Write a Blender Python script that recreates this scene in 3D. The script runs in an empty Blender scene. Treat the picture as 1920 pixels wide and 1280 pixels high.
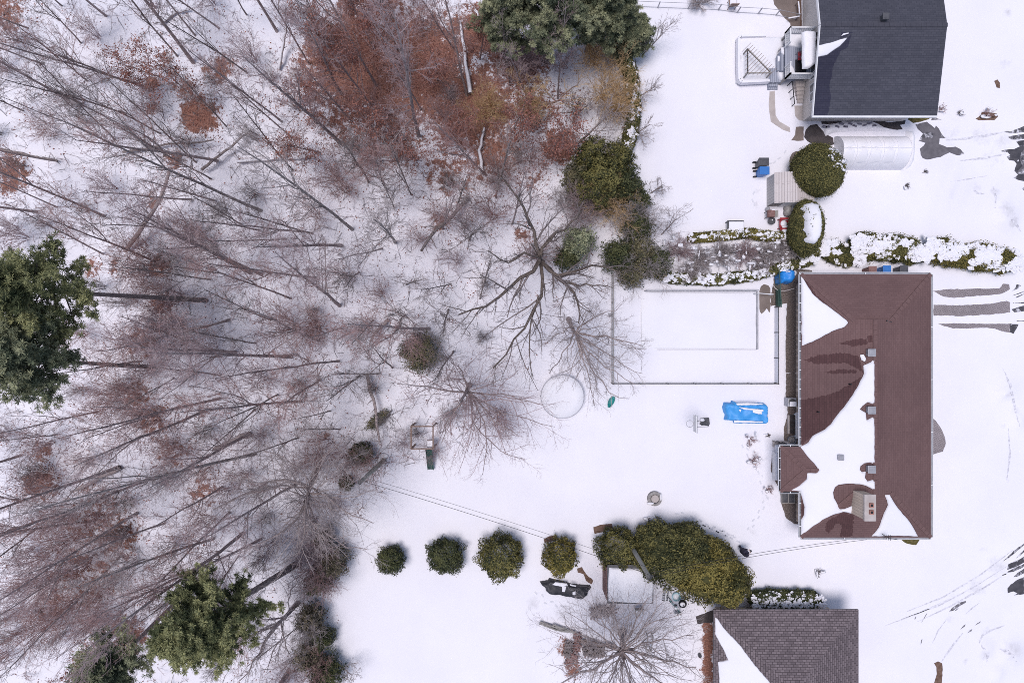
import bpy, bmesh, math, random
import numpy as np
from mathutils import Vector, noise as mnoise
from mathutils.geometry import tessellate_polygon

sc = bpy.context.scene
COL = sc.collection
# ------------------------------------------------------------------ camera, sky, sun, exposure
HC, F = 48.0, 1280.0                       # flying height (m), focal length in photo pixels
cam_d = bpy.data.cameras.new("camera"); cam = bpy.data.objects.new("camera", cam_d); COL.objects.link(cam)
cam.location = (0, 0, HC); cam.rotation_euler = (0, 0, 0)
cam_d.sensor_width = 36; cam_d.lens = 24; cam_d.clip_start = 0.5; cam_d.clip_end = 2000
sc.camera = cam
world = bpy.data.worlds.new("World"); sc.world = world; world.use_nodes = True
wn = world.node_tree; bg = wn.nodes["Background"]
sky = wn.nodes.new("ShaderNodeTexSky"); sky.sky_type = 'NISHITA'; sky.sun_disc = False
SUN_EL, SUN_AZ = math.radians(80), math.radians(262)
sky.sun_elevation = SUN_EL; sky.sun_rotation = SUN_AZ
sky.air_density = 1.0; sky.dust_density = 2.0; sky.ozone_density = 1.0
wn.links.new(sky.outputs[0], bg.inputs[0]); bg.inputs[1].default_value = 0.08
sun_d = bpy.data.lights.new("sun", 'SUN'); sun = bpy.data.objects.new("sun", sun_d); COL.objects.link(sun)
sun_d.energy = 1.5; sun_d.angle = math.radians(22); sun_d.color = (1.0, 0.945, 0.97)
sun.rotation_euler = (math.radians(90) - SUN_EL, 0, math.pi - SUN_AZ)
sun.location = (0, -20, 60)
sc.view_settings.view_transform = 'Standard'; sc.view_settings.look = 'None'
sc.view_settings.gamma = 1.0; sc.view_settings.exposure = 0.56
sc.view_settings.use_curve_mapping = False
sc.render.filter_size = 0.9; sc.cycles.filter_width = 0.9; sc.cycles.use_denoising = False

# ------------------------------------------------------------------ helpers
def W(px, py, z=0.0):
    k = (HC - z) / F
    return Vector(((px - 960) * k, (640 - py) * k, z))
ZT = {1: (1340, 0, 3.2828), 2: (1340, 370, 3.2828), 3: (1340, 700, 3.2828), 4: (1340, 890, 3.2828),
      5: (960, 890, 3.28125), 6: (960, 470, 3.2), 7: (900, 200, 3.5556), 8: (860, 0, 3.3103),
      'A': (1370, 40, 10.079), 'B': (1400, 280, 8.0), 'C': (1420, 490, 10.667), 'D': (1430, 760, 4.923),
      'E': (1000, 1050, 5.567), 'F': (1340, 0, 8.727), 'G': (1540, 200, 5.0526),
      'H': (1700, 180, 4.268), 'I': (1700, 480, 4.268), 'J': (1700, 960, 4.0), 'K': (1230, 400, 5.818)}
def P(tag, *xy):
    ox, oy, s = ZT[tag]
    return [(ox + xy[i] / s, oy + xy[i + 1] / s) for i in range(0, len(xy), 2)]

def link(o): COL.objects.link(o); return o
def thing(name, label, cat, loc=(0, 0, 0), group=None):
    o = link(bpy.data.objects.new(name, None)); o.location = loc; o.empty_display_size = 0.2
    o['label'] = label; o['category'] = cat
    if group: o['group'] = group
    return o
def tag(o, label, cat, group=None):
    o['label'] = label; o['category'] = cat
    if group: o['group'] = group
    return o
def origin(o):
    p = Vector((0, 0, 0))
    while o is not None: p = p + o.location; o = o.parent
    return p
def mk(name, V, Fc, mat, parent=None, smooth=False, midx=None, attrs=None):
    me = bpy.data.meshes.new(name)
    V = np.asarray(V, dtype=np.float32).reshape(-1, 3)
    if parent is not None: V = V - np.array(origin(parent), dtype=np.float32)
    if isinstance(Fc, np.ndarray):
        nf, k = Fc.shape
        me.vertices.add(len(V)); me.vertices.foreach_set('co', V.ravel())
        me.loops.add(nf * k); me.loops.foreach_set('vertex_index', Fc.astype(np.int32).ravel())
        me.polygons.add(nf); me.polygons.foreach_set('loop_start', np.arange(0, nf * k, k, dtype=np.int32))
        me.update(calc_edges=True)
    else:
        me.from_pydata(V.tolist(), [], Fc)
    for m in (mat if isinstance(mat, (list, tuple)) else [mat]): me.materials.append(m)
    if midx is not None: me.polygons.foreach_set('material_index', np.asarray(midx, dtype=np.int32))
    if attrs:
        for an, (dom, vals) in attrs.items():
            a = me.attributes.new(an, 'FLOAT', dom); a.data.foreach_set('value', np.asarray(vals, dtype=np.float32))
    if smooth: me.polygons.foreach_set('use_smooth', [True] * len(me.polygons))
    me.update()
    o = link(bpy.data.objects.new(name, me))
    if parent is not None: o.parent = parent
    return o
def copy_tree(o, parent=None):
    c = o.copy(); link(c)
    if parent is not None: c.parent = parent
    for ch in list(o.children): copy_tree(ch, c)
    return c

class MB:
    def __init__(s): s.v = []; s.f = []; s.m = []; s.cm = 0
    def add(s, vs, fs):
        b = len(s.v); s.v += [tuple(p) for p in vs]
        for f in fs: s.f.append([b + i for i in f]); s.m.append(s.cm)
        return s
    def box(s, x0, x1, y0, y1, z0, z1):
        return s.add([(x0,y0,z0),(x1,y0,z0),(x1,y1,z0),(x0,y1,z0),(x0,y0,z1),(x1,y0,z1),(x1,y1,z1),(x0,y1,z1)],
                     [(3,2,1,0),(4,5,6,7),(0,1,5,4),(1,2,6,5),(2,3,7,6),(3,0,4,7)])
    def obox(s, c, size, rz=0, rx=0, ry=0, taper=1.0):
        from mathutils import Euler
        R = Euler((rx, ry, rz)).to_matrix(); hx, hy, hz = [q / 2 for q in size]
        vs = []
        for z in (-hz, hz):
            t = taper if z < 0 else 1
            for x, y in ((-hx, -hy), (hx, -hy), (hx, hy), (-hx, hy)): vs.append(Vector(c) + R @ Vector((x * t, y * t, z)))
        return s.add(vs, [(3,2,1,0),(4,5,6,7),(0,1,5,4),(1,2,6,5),(2,3,7,6),(3,0,4,7)])
    def beam(s, a, b, w, h):
        a = Vector(a); b = Vector(b); d = (b - a).normalized()
        up = Vector((0, 0, 1)) if abs(d.z) < .9 else Vector((1, 0, 0))
        x = d.cross(up).normalized() * w / 2; y = x.cross(d).normalized() * h / 2
        vs = [a-x-y, a+x-y, a+x+y, a-x+y, b-x-y, b+x-y, b+x+y, b-x+y]
        return s.add(vs, [(0,1,2,3),(7,6,5,4),(1,0,4,5),(2,1,5,6),(3,2,6,7),(0,3,7,4)])
    def tube(s, pts, r, k=8, cap=True):
        pts = [Vector(p) for p in pts]; n = len(pts)
        rr = r if isinstance(r, (list, tuple)) else [r] * n
        vs = []
        for i, p in enumerate(pts):
            d = (pts[min(i+1, n-1)] - pts[max(i-1, 0)]).normalized()
            up = Vector((0, 0, 1)) if abs(d.z) < .95 else Vector((1, 0, 0))
            x = d.cross(up).normalized(); y = d.cross(x)
            for j in range(k):
                a = 2 * math.pi * j / k; vs.append(p + (x * math.cos(a) + y * math.sin(a)) * rr[i])
        fs = [(i*k+j, i*k+(j+1) % k, (i+1)*k+(j+1) % k, (i+1)*k+j) for i in range(n-1) for j in range(k)]
        if cap: fs += [tuple(range(k))[::-1], tuple((n-1)*k+j for j in range(k))]
        return s.add(vs, fs)
    def lathe(s, c, prof, k=20):
        vs = []; n = len(prof); c = Vector(c)
        for r, z in prof:
            for j in range(k):
                a = 2*math.pi*j/k; vs.append(c + Vector((r*math.cos(a), r*math.sin(a), z)))
        fs = [(i*k+j, i*k+(j+1) % k, (i+1)*k+(j+1) % k, (i+1)*k+j) for i in range(n-1) for j in range(k)]
        fs += [tuple(range(k))[::-1], tuple((n-1)*k+j for j in range(k))]
        return s.add(vs, fs)
    def ell(s, c, r, seg=12, ring=8, lump=0, seed=0):
        vs = []; c = Vector(c)
        for i in range(ring + 1):
            th = math.pi * i / ring
            for j in range(seg):
                a = 2*math.pi*j/seg; d = Vector((math.sin(th)*math.cos(a), math.sin(th)*math.sin(a), math.cos(th)))
                q = 1 + (lump * mnoise.noise(d * 2.2 + Vector((seed, seed*.7, 0))) if lump else 0)
                vs.append(c + Vector((d.x*r[0]*q, d.y*r[1]*q, d.z*r[2]*q)))
        fs = [(i*seg+j, (i+1)*seg+j, (i+1)*seg+(j+1) % seg, i*seg+(j+1) % seg) for i in range(ring) for j in range(seg)]
        return s.add(vs, fs)
    def build(s, name, mat, parent=None, smooth=False, bevel=0):
        o = mk(name, s.v, s.f, mat, parent, smooth, s.m)
        if bevel:
            b = o.modifiers.new('bevel', 'BEVEL'); b.width = bevel; b.segments = 2; b.limit_method = 'ANGLE'
        return o

# ------------------------------------------------------------------ materials
def newmat(name):
    m = bpy.data.materials.new(name); m.use_nodes = True
    return m, m.node_tree.nodes, m.node_tree.links, m.node_tree.nodes['Principled BSDF']
def mat(name, c1, c2=None, scale=4.0, rough=.8, bump=0.0, detail=5, metal=0.0, attr=None, stretch=(1,1,1), spec=.3, c3=None, sub=0):
    m, N, L, B = newmat(name)
    B.inputs['Roughness'].default_value = rough; B.inputs['Metallic'].default_value = metal
    B.inputs['Specular IOR Level'].default_value = spec
    c2 = c2 or tuple(x * .75 for x in c1)
    tc = N.new('ShaderNodeTexCoord'); mp = N.new('ShaderNodeMapping'); mp.inputs['Scale'].default_value = stretch
    L.new(tc.outputs['Object'], mp.inputs['Vector'])
    nz = N.new('ShaderNodeTexNoise'); nz.inputs['Scale'].default_value = scale; nz.inputs['Detail'].default_value = detail
    L.new(mp.outputs[0], nz.inputs['Vector'])
    rp = N.new('ShaderNodeValToRGB'); rp.color_ramp.elements[0].position = .36; rp.color_ramp.elements[1].position = .64
    rp.color_ramp.elements[0].color = (*c1, 1); rp.color_ramp.elements[1].color = (*c2, 1)
    if c3:
        e = rp.color_ramp.elements.new(.8); e.color = (*c3, 1)
    src = nz.outputs['Fac']
    if attr:
        at = N.new('ShaderNodeAttribute'); at.attribute_name = attr
        ma = N.new('ShaderNodeMath'); ma.operation = 'MULTIPLY_ADD'; ma.inputs[1].default_value = .55
        mb = N.new('ShaderNodeMath'); mb.operation = 'MULTIPLY'; mb.inputs[1].default_value = .45
        L.new(nz.outputs['Fac'], mb.inputs[0]); L.new(at.outputs['Fac'], ma.inputs[0]); L.new(mb.outputs[0], ma.inputs[2]); src = ma.outputs[0]
    L.new(src, rp.inputs[0]); L.new(rp.outputs[0], B.inputs['Base Color'])
    if sub: B.inputs['Subsurface Weight'].default_value = sub
    if bump:
        bp = N.new('ShaderNodeBump'); bp.inputs['Strength'].default_value = bump; bp.inputs['Distance'].default_value = .03
        L.new(nz.outputs['Fac'], bp.inputs['Height']); L.new(bp.outputs[0], B.inputs['Normal'])
    return m
def slushmat(name, c1, c2, rough):
    m = mat(name, c1, c2, 3, rough, .3, 9); N, L = m.node_tree.nodes, m.node_tree.links; B = N['Principled BSDF']
    src = B.inputs['Base Color'].links[0].from_socket
    at = N.new('ShaderNodeAttribute'); at.attribute_name = 'edge'; tc = N.new('ShaderNodeTexCoord'); nz = N.new('ShaderNodeTexNoise'); nz.inputs['Scale'].default_value = 3.5; nz.inputs['Detail'].default_value = 9; nz.inputs['Roughness'].default_value = .7
    L.new(tc.outputs['Object'], nz.inputs['Vector'])
    a = N.new('ShaderNodeMath'); a.operation = 'MULTIPLY_ADD'; a.inputs[1].default_value = 1.1; L.new(at.outputs['Fac'], a.inputs[0]); L.new(nz.outputs['Fac'], a.inputs[2])
    r = N.new('ShaderNodeValToRGB'); r.color_ramp.elements[0].position = .34; r.color_ramp.elements[0].color = (.74, .73, .78, 1); r.color_ramp.elements[1].position = .60; r.color_ramp.elements[1].color = (0, 0, 0, 1)
    e = r.color_ramp.elements.new(.47); e.color = (.40, .39, .43, 1)
    L.new(a.outputs[0], r.inputs[0]); f = N.new('ShaderNodeMapRange'); f.inputs[1].default_value = .38; f.inputs[2].default_value = .55; L.new(a.outputs[0], f.inputs[0])
    mx = N.new('ShaderNodeMix'); mx.data_type = 'RGBA'; L.new(f.outputs[0], mx.inputs[0]); L.new(r.outputs[0], mx.inputs[6]); L.new(src, mx.inputs[7]); L.new(mx.outputs[2], B.inputs['Base Color']); return m
def brickmat(name, c1, c2, mortar, rw=.30, rh=.14, rot=0.0, msize=.012, rough=.9, big=None, bump=.4, vary=.5):
    m, N, L, B = newmat(name); B.inputs['Roughness'].default_value = rough; B.inputs['Specular IOR Level'].default_value = .25
    tc = N.new('ShaderNodeTexCoord'); mp = N.new('ShaderNodeMapping'); mp.inputs['Rotation'].default_value = (0, 0, rot)
    L.new(tc.outputs['Object'], mp.inputs['Vector'])
    bk = N.new('ShaderNodeTexBrick'); bk.inputs['Scale'].default_value = 1
    bk.inputs['Brick Width'].default_value = rw; bk.inputs['Row Height'].default_value = rh
    bk.inputs['Mortar Size'].default_value = msize; bk.inputs['Mortar Smooth'].default_value = .3
    bk.inputs['Color1'].default_value = (*c1, 1); bk.inputs['Color2'].default_value = (*c2, 1); bk.inputs['Mortar'].default_value = (*mortar, 1)
    L.new(mp.outputs[0], bk.inputs['Vector'])
    nz = N.new('ShaderNodeTexNoise'); nz.inputs['Scale'].default_value = .35; nz.inputs['Detail'].default_value = 6; L.new(tc.outputs['Object'], nz.inputs['Vector'])
    mx = N.new('ShaderNodeMix'); mx.data_type = 'RGBA'; mx.blend_type = 'MULTIPLY'; mx.inputs[0].default_value = vary
    rp = N.new('ShaderNodeValToRGB'); rp.color_ramp.elements[0].position = .35; rp.color_ramp.elements[1].position = .65
    lo = big or (.72, .72, .74)
    rp.color_ramp.elements[0].color = (*lo, 1); rp.color_ramp.elements[1].color = (1.1, 1.1, 1.1, 1)
    L.new(nz.outputs['Fac'], rp.inputs[0]); L.new(bk.outputs['Color'], mx.inputs[6]); L.new(rp.outputs[0], mx.inputs[7])
    L.new(mx.outputs[2], B.inputs['Base Color'])
    bp = N.new('ShaderNodeBump'); bp.inputs['Strength'].default_value = bump; bp.inputs['Distance'].default_value = .01; bp.invert = True
    L.new(bk.outputs['Fac'], bp.inputs['Height']); L.new(bp.outputs[0], B.inputs['Normal'])
    return m
H2 = math.pi / 2
M = {}
M['snow'] = mat('snow', (.83, .82, .86), (.80, .79, .835), .5, .6, .25, 8)
M['bark'] = mat('bark', (.27, .215, .21), (.45, .38, .37), 9, .95, .6, stretch=(1, 1, .25))
M['bark_dark'] = mat('bark_dark', (.16, .13, .125), (.30, .25, .24), 9, .95, .6, stretch=(1, 1, .25))
M['bark_wet'] = mat('bark_wet', (.085, .068, .06), (.18, .145, .125), 9, .9, .6, stretch=(1, 1, .25))
M['bark_pale'] = mat('bark_pale', (.24, .205, .195), (.40, .36, .35), 9, .95, .6, stretch=(1, 1, .25))
M['twig_grey'] = mat('twig_grey', (.33, .28, .275), (.50, .44, .435), 2, .9)
M['twig_mauve'] = mat('twig_mauve', (.34, .235, .24), (.52, .405, .41), 1.2, .9)
M['twig_red'] = mat('twig_red', (.32, .185, .172), (.48, .315, .295), 1.2, .9)
M['twig_dark'] = mat('twig_dark', (.16, .133, .13), (.28, .235, .23), 1.2, .9)
M['twig_gold'] = mat('twig_gold', (.52, .34, .17), (.72, .52, .31), 1.5, .9)
M['leaf_brown'] = mat('leaf_brown', (.19, .070, .052), (.37, .175, .135), 1.5, .9, attr='tone')
M['cedar'] = mat('cedar', (.035, .042, .018), (.20, .18, .062), 1.1, .85, attr='tone')
M['cedar_gold'] = mat('cedar_gold', (.05, .052, .018), (.26, .215, .062), 1.0, .85, attr='tone')
M['yew'] = mat('yew', (.028, .038, .018), (.105, .11, .046), 1.1, .85, attr='tone')
M['brown_green'] = mat('brown_green', (.075, .065, .04), (.22, .185, .13), 1.1, .85, attr='tone')
M['pine'] = mat('pine', (.12, .145, .09), (.36, .37, .225), .9, .8, attr='tone')
M['pine_olive'] = mat('pine_olive', (.10, .118, .055), (.35, .355, .175), .9, .8, attr='tone')
M['juniper'] = mat('juniper', (.06, .062, .036), (.20, .175, .10), .9, .85, attr='tone')
M['asphalt'] = mat('asphalt', (.055, .053, .062), (.085, .080, .09), 3, .45, .3, 9)
M['asphalt_dry'] = mat('asphalt_dry', (.12, .112, .125), (.155, .145, .16), 3, .8, .3, 9)
M['road'] = slushmat('slushy_asphalt', (.055, .053, .062), (.09, .085, .095), .45); M['road_dry'] = slushmat('slushy_dry_asphalt', (.12, .112, .125), (.16, .15, .165), .8)
M['track'] = mat('tyre_track_snow', (.80, .785, .84), (.50, .49, .54), 5, .7, .2, 10, stretch=(1, 1, 1), c3=(.40, .39, .43))
M['wet'] = mat('wet_ground', (.045, .038, .040), (.075, .062, .062), 2.5, .4, .3, 9)
M['gravel'] = mat('gravel', (.09, .07, .06), (.21, .17, .155), 14, .9, .9, 8, c3=(.32, .27, .25))
M['soil'] = mat('soil', (.12, .07, .05), (.2, .13, .10), 5, .95, .8, 9)
M['concrete'] = mat('concrete', (.42, .37, .35), (.52, .47, .45), 1.6, .85, .15, 8)
M['wet_paving'] = mat('wet_paving', (.16, .125, .11), (.22, .175, .155), 1.2, .5, .2, 8)
M['white_paint'] = mat('white_paint', (.78, .78, .79), (.70, .70, .72), 2, .5)
M['cream'] = mat('cream_siding', (.55, .51, .48), (.62, .58, .55), 1, .7)
M['grey_metal'] = mat('grey_metal', (.32, .32, .35), (.40, .40, .43), 3, .45, metal=.3)
M['dark_metal'] = mat('dark_metal', (.05, .05, .055), (.09, .09, .095), 4, .5, metal=.3)
M['black'] = mat('black', (.012, .012, .016), (.025, .025, .03), 4, .6)
M['charcoal'] = mat('charcoal_plastic', (.07, .07, .08), (.10, .10, .11), 4, .5)
M['blue_bin'] = mat('blue_plastic', (.035, .16, .46), (.045, .19, .52), 3, .45)
M['tarp_blue'] = mat('blue_tarp', (.02, .22, .66), (.03, .28, .75), 2.2, .4, .5, 7)
M['tarp_pale'] = mat('pale_blue_tarp', (.05, .30, .70), (.075, .36, .76), 2.2, .45, .6, 7)
M['tarp_black'] = mat('black_tarp', (.022, .022, .028), (.05, .05, .06), 2.2, .45, .6, 7)
M['red'] = mat('red_plastic', (.30, .02, .03), (.40, .035, .045), 3, .45)
M['deck'] = brickmat('deck_boards', (.33, .35, .42), (.38, .40, .47), (.15, .16, .2), 3.0, .14, H2, .01, bump=.3)
M['wood'] = mat('weathered_wood', (.20, .135, .11), (.30, .22, .19), 5, .9, .4, stretch=(3, .5, 3))
M['wood_red'] = mat('red_brown_boards', (.20, .105, .095), (.29, .17, .155), 5, .9, .4)
M['wood_grey'] = mat('grey_wood', (.26, .245, .23), (.38, .36, .34), 5, .9, .4, stretch=(3, .5, 3))
M['pole'] = mat('pole_wood', (.27, .265, .235), (.36, .35, .31), 6, .9, .4)
M['green'] = mat('green_plastic', (.03, .075, .065), (.045, .10, .085), 4, .5)
M['teal'] = mat('teal_plastic', (.02, .22, .22), (.03, .28, .27), 4, .4)
M['fabric'] = mat('white_fabric', (.82, .81, .86), (.85, .84, .88), .8, .6, .1)
M['glass'] = mat('window_glass', (.05, .06, .08), (.09, .10, .12), 1, .1, spec=.6)
M['stone'] = mat('stone', (.28, .26, .25), (.42, .40, .39), 5, .9, .5)
M['grass'] = mat('grass', (.07, .065, .02), (.15, .12, .05), 6, .95, .8)
M['skin'] = mat('skin', (.50, .32, .25), (.55, .36, .28), 5, .6)
M['coat'] = mat('coat_cloth', (.02, .018, .035), (.04, .036, .06), 8, .9, .4)
M['ice'] = mat('pool_water_plastic', (.30, .60, .68), (.40, .68, .74), 2, .3)
BR1, BR2 = (.150, .090, .087), (.170, .104, .100)
M['brown_h'] = brickmat('brown_shingles', BR1, BR2, (.126, .075, .073), .33, .14, 0, bump=.3, vary=.45)
M['brown_v'] = brickmat('brown_shingles_turned', BR1, BR2, (.126, .075, .073), .33, .14, H2, bump=.3, vary=.45)
M['damp_brown'] = brickmat('damp_shingles', (.085, .043, .044), (.10, .052, .052), (.06, .033, .033), .33, .14, H2, bump=.3)
M['brown_ridge'] = mat('brown_ridge', (.168, .103, .098), (.142, .084, .082), 5, .9)
M['slate_h'] = brickmat('slate_shingles', (.062, .064, .083), (.08, .081, .102), (.045, .046, .062), .33, .14, 0, bump=.3, big=(.8, .8, .8))
M['damp_slate'] = brickmat('damp_slate_shingles', (.034, .034, .058), (.042, .042, .066), (.026, .026, .044), .33, .14, 0, bump=.3)
M['taupe_h'] = brickmat('taupe_shingles', (.135, .11, .118), (.225, .185, .195), (.07, .055, .06), .30, .15, 0, .02, vary=.3)
M['taupe_v'] = brickmat('taupe_shingles_turned', (.135, .11, .118), (.225, .185, .195), (.07, .055, .06), .30, .15, H2, .02, vary=.3)
M['paver'] = brickmat('pavers', (.27, .235, .245), (.34, .30, .31), (.16, .14, .15), .22, .11, .5, .012, bump=.5)
M['cream_brick'] = brickmat('cream_brick', (.68, .55, .44), (.74, .61, .50), (.50, .41, .33), .3, .2, 0, .015)
M['shed_roof'] = brickmat('shed_roof_panels', (.56, .51, .50), (.60, .55, .545), (.36, .32, .32), 2.4, .17, H2, .012, rough=.5, big=(.9, .88, .88), bump=.5)
# ------------------------------------------------------------------ ground
LEAF = [(680,120,130,.85),(780,130,120,.9),(880,200,100,.85),(740,260,80,.55),(840,320,70,.55),(930,280,60,.7),(640,220,70,.55),(900,60,60,.85),
 (560,180,60,.4),(700,30,100,.65),(1000,200,90,.5),(1050,275,42,.8),(970,120,70,.75),(1100,200,70,.3),(375,215,45,.85),(285,160,20,.75),(325,300,28,.6),
 (290,380,25,.55),(20,325,45,.7),(10,20,55,.6),(410,130,40,.65),(300,500,35,.6),(305,570,30,.6),(265,640,50,.5),(260,740,45,.55),(80,850,30,.6),
 (75,905,45,.65),(190,980,100,.52),(160,1080,100,.52),(100,1130,60,.5),(240,1190,45,.7),(215,1010,60,.6),(380,920,45,.5),(590,620,25,.6),(830,400,40,.35),
 (1000,330,50,.45),(900,380,50,.3),(285,205,16,.8),(345,170,30,.6),(170,500,25,.6),(215,500,25,.5),(290,790,50,.55),(330,850,50,.45),
 *[(1328+(k%3-1)*2,1172+k*9,13,.85) for k in range(13)],(1063,1215,22,.75),(1075,1255,20,.7),(1110,1215,26,.5),(612,815,12,.6),(825,415,25,.6),(1140,1150,25,.35),(880,330,50,.5),(980,440,20,.6)]
FOREST = [(-250,-250),(1170,-250),(1178,60),(1192,180),(1182,290),(1225,400),(1235,500),(1120,560),(1010,660),(990,770),(900,850),(760,880),
          (650,1000),(625,1280),(600,1500),(-250,1500)]
MOUND = [(1870,380,45,.22),(1800,345,50,.12),(1885,410,22,.3),(1770,345,50,.1),(1905,300,18,.1),(1890,730,18,.28),(1905,790,16,.25),(1845,1215,18,.28),(1895,1220,24,.38),
         (1865,1260,20,.28),(1745,900,30,.05),(1440,900,10,.08),(1872,740,12,.25),(1450,160,12,.1),(1560,235,20,.0)]
DIRT = [(1885,395,25,.4),(1897,418,14,.55),(1862,360,15,.35),(1790,372,40,.2),(1832,352,14,.3),(1890,740,16,.3),(1905,770,12,.3),(1895,1215,25,.4),(1845,1225,16,.4),(1850,1180,14,.3),
        (1880,800,8,.35),(1890,900,7,.3),(1780,255,40,.25),(1840,258,35,.3),(1880,265,25,.35),(1860,300,40,.25),(1880,1000,20,.2),(1870,1060,30,.35),(1830,1100,30,.3),
        (1790,1120,25,.25),(1200,985,10,.4),(1170,970,8,.3),(1230,975,12,.45),(1535,1070,10,.7),(1410,820,26,.25),(1425,860,26,.3),(1410,1000,25,.25),(1770,700,10,.15),
        (1780,1160,14,.3),(1845,1030,14,.3),(1720,15,18,.2),(1890,25,14,.4),(1885,120,16,.35),(1810,1240,8,.5),(1000,1130,18,.4),(1060,1150,25,.45),(1110,1170,30,.3),(1420,360,10,.4),(1416,385,7,.6)]+[(1270+k*22,476,22,.22) for k in range(11)]
def inpoly(xs, ys, poly):
    xs = np.asarray(xs); ys = np.asarray(ys); r = np.zeros(xs.shape, bool); n = len(poly)
    for i in range(n):
        x0, y0 = poly[i]; x1, y1 = poly[(i+1) % n]
        c = ((y0 > ys) != (y1 > ys)) & (xs < (x1-x0)*(ys-y0)/((y1-y0) or 1e-9)+x0); r ^= c
    return r
def edge_dist(xs, ys, poly):
    d = np.full(np.shape(xs), 1e9); n = len(poly)
    for i in range(n):
        x0, y0 = poly[i]; x1, y1 = poly[(i+1) % n]; dx, dy = x1-x0, y1-y0
        t = np.clip(((xs-x0)*dx+(ys-y0)*dy)/(dx*dx+dy*dy+1e-9), 0, 1); d = np.minimum(d, np.hypot(xs-x0-t*dx, ys-y0-t*dy))
    return d
def gz_np(X, Y):
    px = 960+X*F/HC; py = 640-Y*F/HC
    ins = inpoly(px, py, FOREST); d = edge_dist(px, py, FOREST)
    m = np.where(ins, np.clip(d/60, 0, 1), 0)
    z = m*(.12*np.sin(X*.7+1.3*np.sin(Y*.5))+.10*np.sin(Y*.9+1.1*np.sin(X*.4+2)))
    for x, y, r, h in MOUND:
        q = np.hypot(px-x, py-y)/r
        z = z+h*np.exp(-q*q*1.5)*(1+.35*np.sin(X*4+Y*3)*np.sin(Y*5-X*2))
    return z
def gz(x, y): return float(gz_np(np.array([x]), np.array([y]))[0])
gx = np.concatenate([[-700, -200, -80, -55], np.arange(-44, 44.01, .3), [55, 80, 200, 700]])
gy = np.concatenate([[-700, -200, -80, -45], np.arange(-32, 32.01, .3), [45, 80, 200, 700]])
GX, GY = np.meshgrid(gx, gy); nx, ny = len(gx), len(gy)
GZ = gz_np(GX, GY)
gpx = 960+GX*F/HC; gpy = 640-GY*F/HC
ins = inpoly(gpx, gpy, FOREST)
leaf = np.where(ins, .14, 0.0)
for x, y, r, s in LEAF: q = np.hypot(gpx-x, gpy-y)/r; leaf = np.maximum(leaf, s*np.exp(-q**2.5*.9))
dirt = np.zeros_like(leaf)
for x, y, r, s in DIRT: q = np.hypot(gpx-x, gpy-y)/r; dirt = np.maximum(dirt, s*np.exp(-q*q*1.5))
dirt = np.where(ins, np.maximum(dirt, .05), dirt)
idx = np.arange(nx*ny).reshape(ny, nx)
gf = np.stack([idx[:-1, :-1], idx[:-1, 1:], idx[1:, 1:], idx[1:, :-1]], -1).reshape(-1, 4)
m, N, L, B = newmat('snow_ground')
B.inputs['Roughness'].default_value = .65; B.inputs['Specular IOR Level'].default_value = .25
tc = N.new('ShaderNodeTexCoord')
def nse(s, d=6, rough=.6):
    n = N.new('ShaderNodeTexNoise'); n.inputs['Scale'].default_value = s; n.inputs['Detail'].default_value = d; n.inputs['Roughness'].default_value = rough
    L.new(tc.outputs['Object'], n.inputs['Vector']); return n
def mth(op, a, b, c=None):
    n = N.new('ShaderNodeMath'); n.operation = op
    for i, v in enumerate((a, b, c)):
        if v is None: continue
        if isinstance(v, (int, float)): n.inputs[i].default_value = v
        else: L.new(v, n.inputs[i])
    return n.outputs[0]
def ramp(src, stops):
    r = N.new('ShaderNodeValToRGB')
    while len(r.color_ramp.elements) < len(stops): r.color_ramp.elements.new(.5)
    for e, (p, c) in zip(r.color_ramp.elements, stops): e.position = p; e.color = (*c, 1)
    L.new(src, r.inputs[0]); return r.outputs[0]
def mixc(f, a, b):
    n = N.new('ShaderNodeMix'); n.data_type = 'RGBA'; L.new(f, n.inputs[0]); L.new(a, n.inputs[6]); L.new(b, n.inputs[7]); return n.outputs[2]
aL = N.new('ShaderNodeAttribute'); aL.attribute_name = 'leaf'
aD = N.new('ShaderNodeAttribute'); aD.attribute_name = 'dirt'
n1 = nse(1.8, 12, .82); n2 = nse(9, 5); n3 = nse(.25, 5); n4 = nse(3, 8, .7)
snowc = ramp(n3.outputs['Fac'], [(.35, (.80, .785, .845)), (.65, (.84, .825, .87))])
dval = mth('MULTIPLY_ADD', n1.outputs['Fac'], .9, mth('MULTIPLY_ADD', aD.outputs['Fac'], 1.0, -.45))
dfac = ramp(dval, [(.18, (0, 0, 0)), (.6, (.75, .75, .75))])
dirtc = ramp(n4.outputs['Fac'], [(.35, (.30, .28, .29)), (.6, (.55, .54, .57))])
c = mixc(dfac, snowc, dirtc)
lval = mth('MULTIPLY_ADD', n1.outputs['Fac'], 1.5, mth('MULTIPLY_ADD', aL.outputs['Fac'], .62, -.72))
lfac = ramp(lval, [(.29, (0, 0, 0)), (.36, (1, 1, 1))])
leafc = ramp(n2.outputs['Fac'], [(.3, (.10, .058, .05)), (.48, (.23, .10, .07)), (.62, (.34, .17, .125)), (.75, (.22, .16, .15))])
c = mixc(lfac, c, leafc); L.new(c, B.inputs['Base Color'])
bp = N.new('ShaderNodeBump'); bp.inputs['Strength'].default_value = .35; bp.inputs['Distance'].default_value = .12
L.new(mth('MULTIPLY_ADD', n1.outputs['Fac'], mth('MULTIPLY_ADD', aL.outputs['Fac'], 1.5, .25), n3.outputs['Fac']), bp.inputs['Height']); L.new(bp.outputs[0], B.inputs['Normal'])
M['ground'] = m
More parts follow.
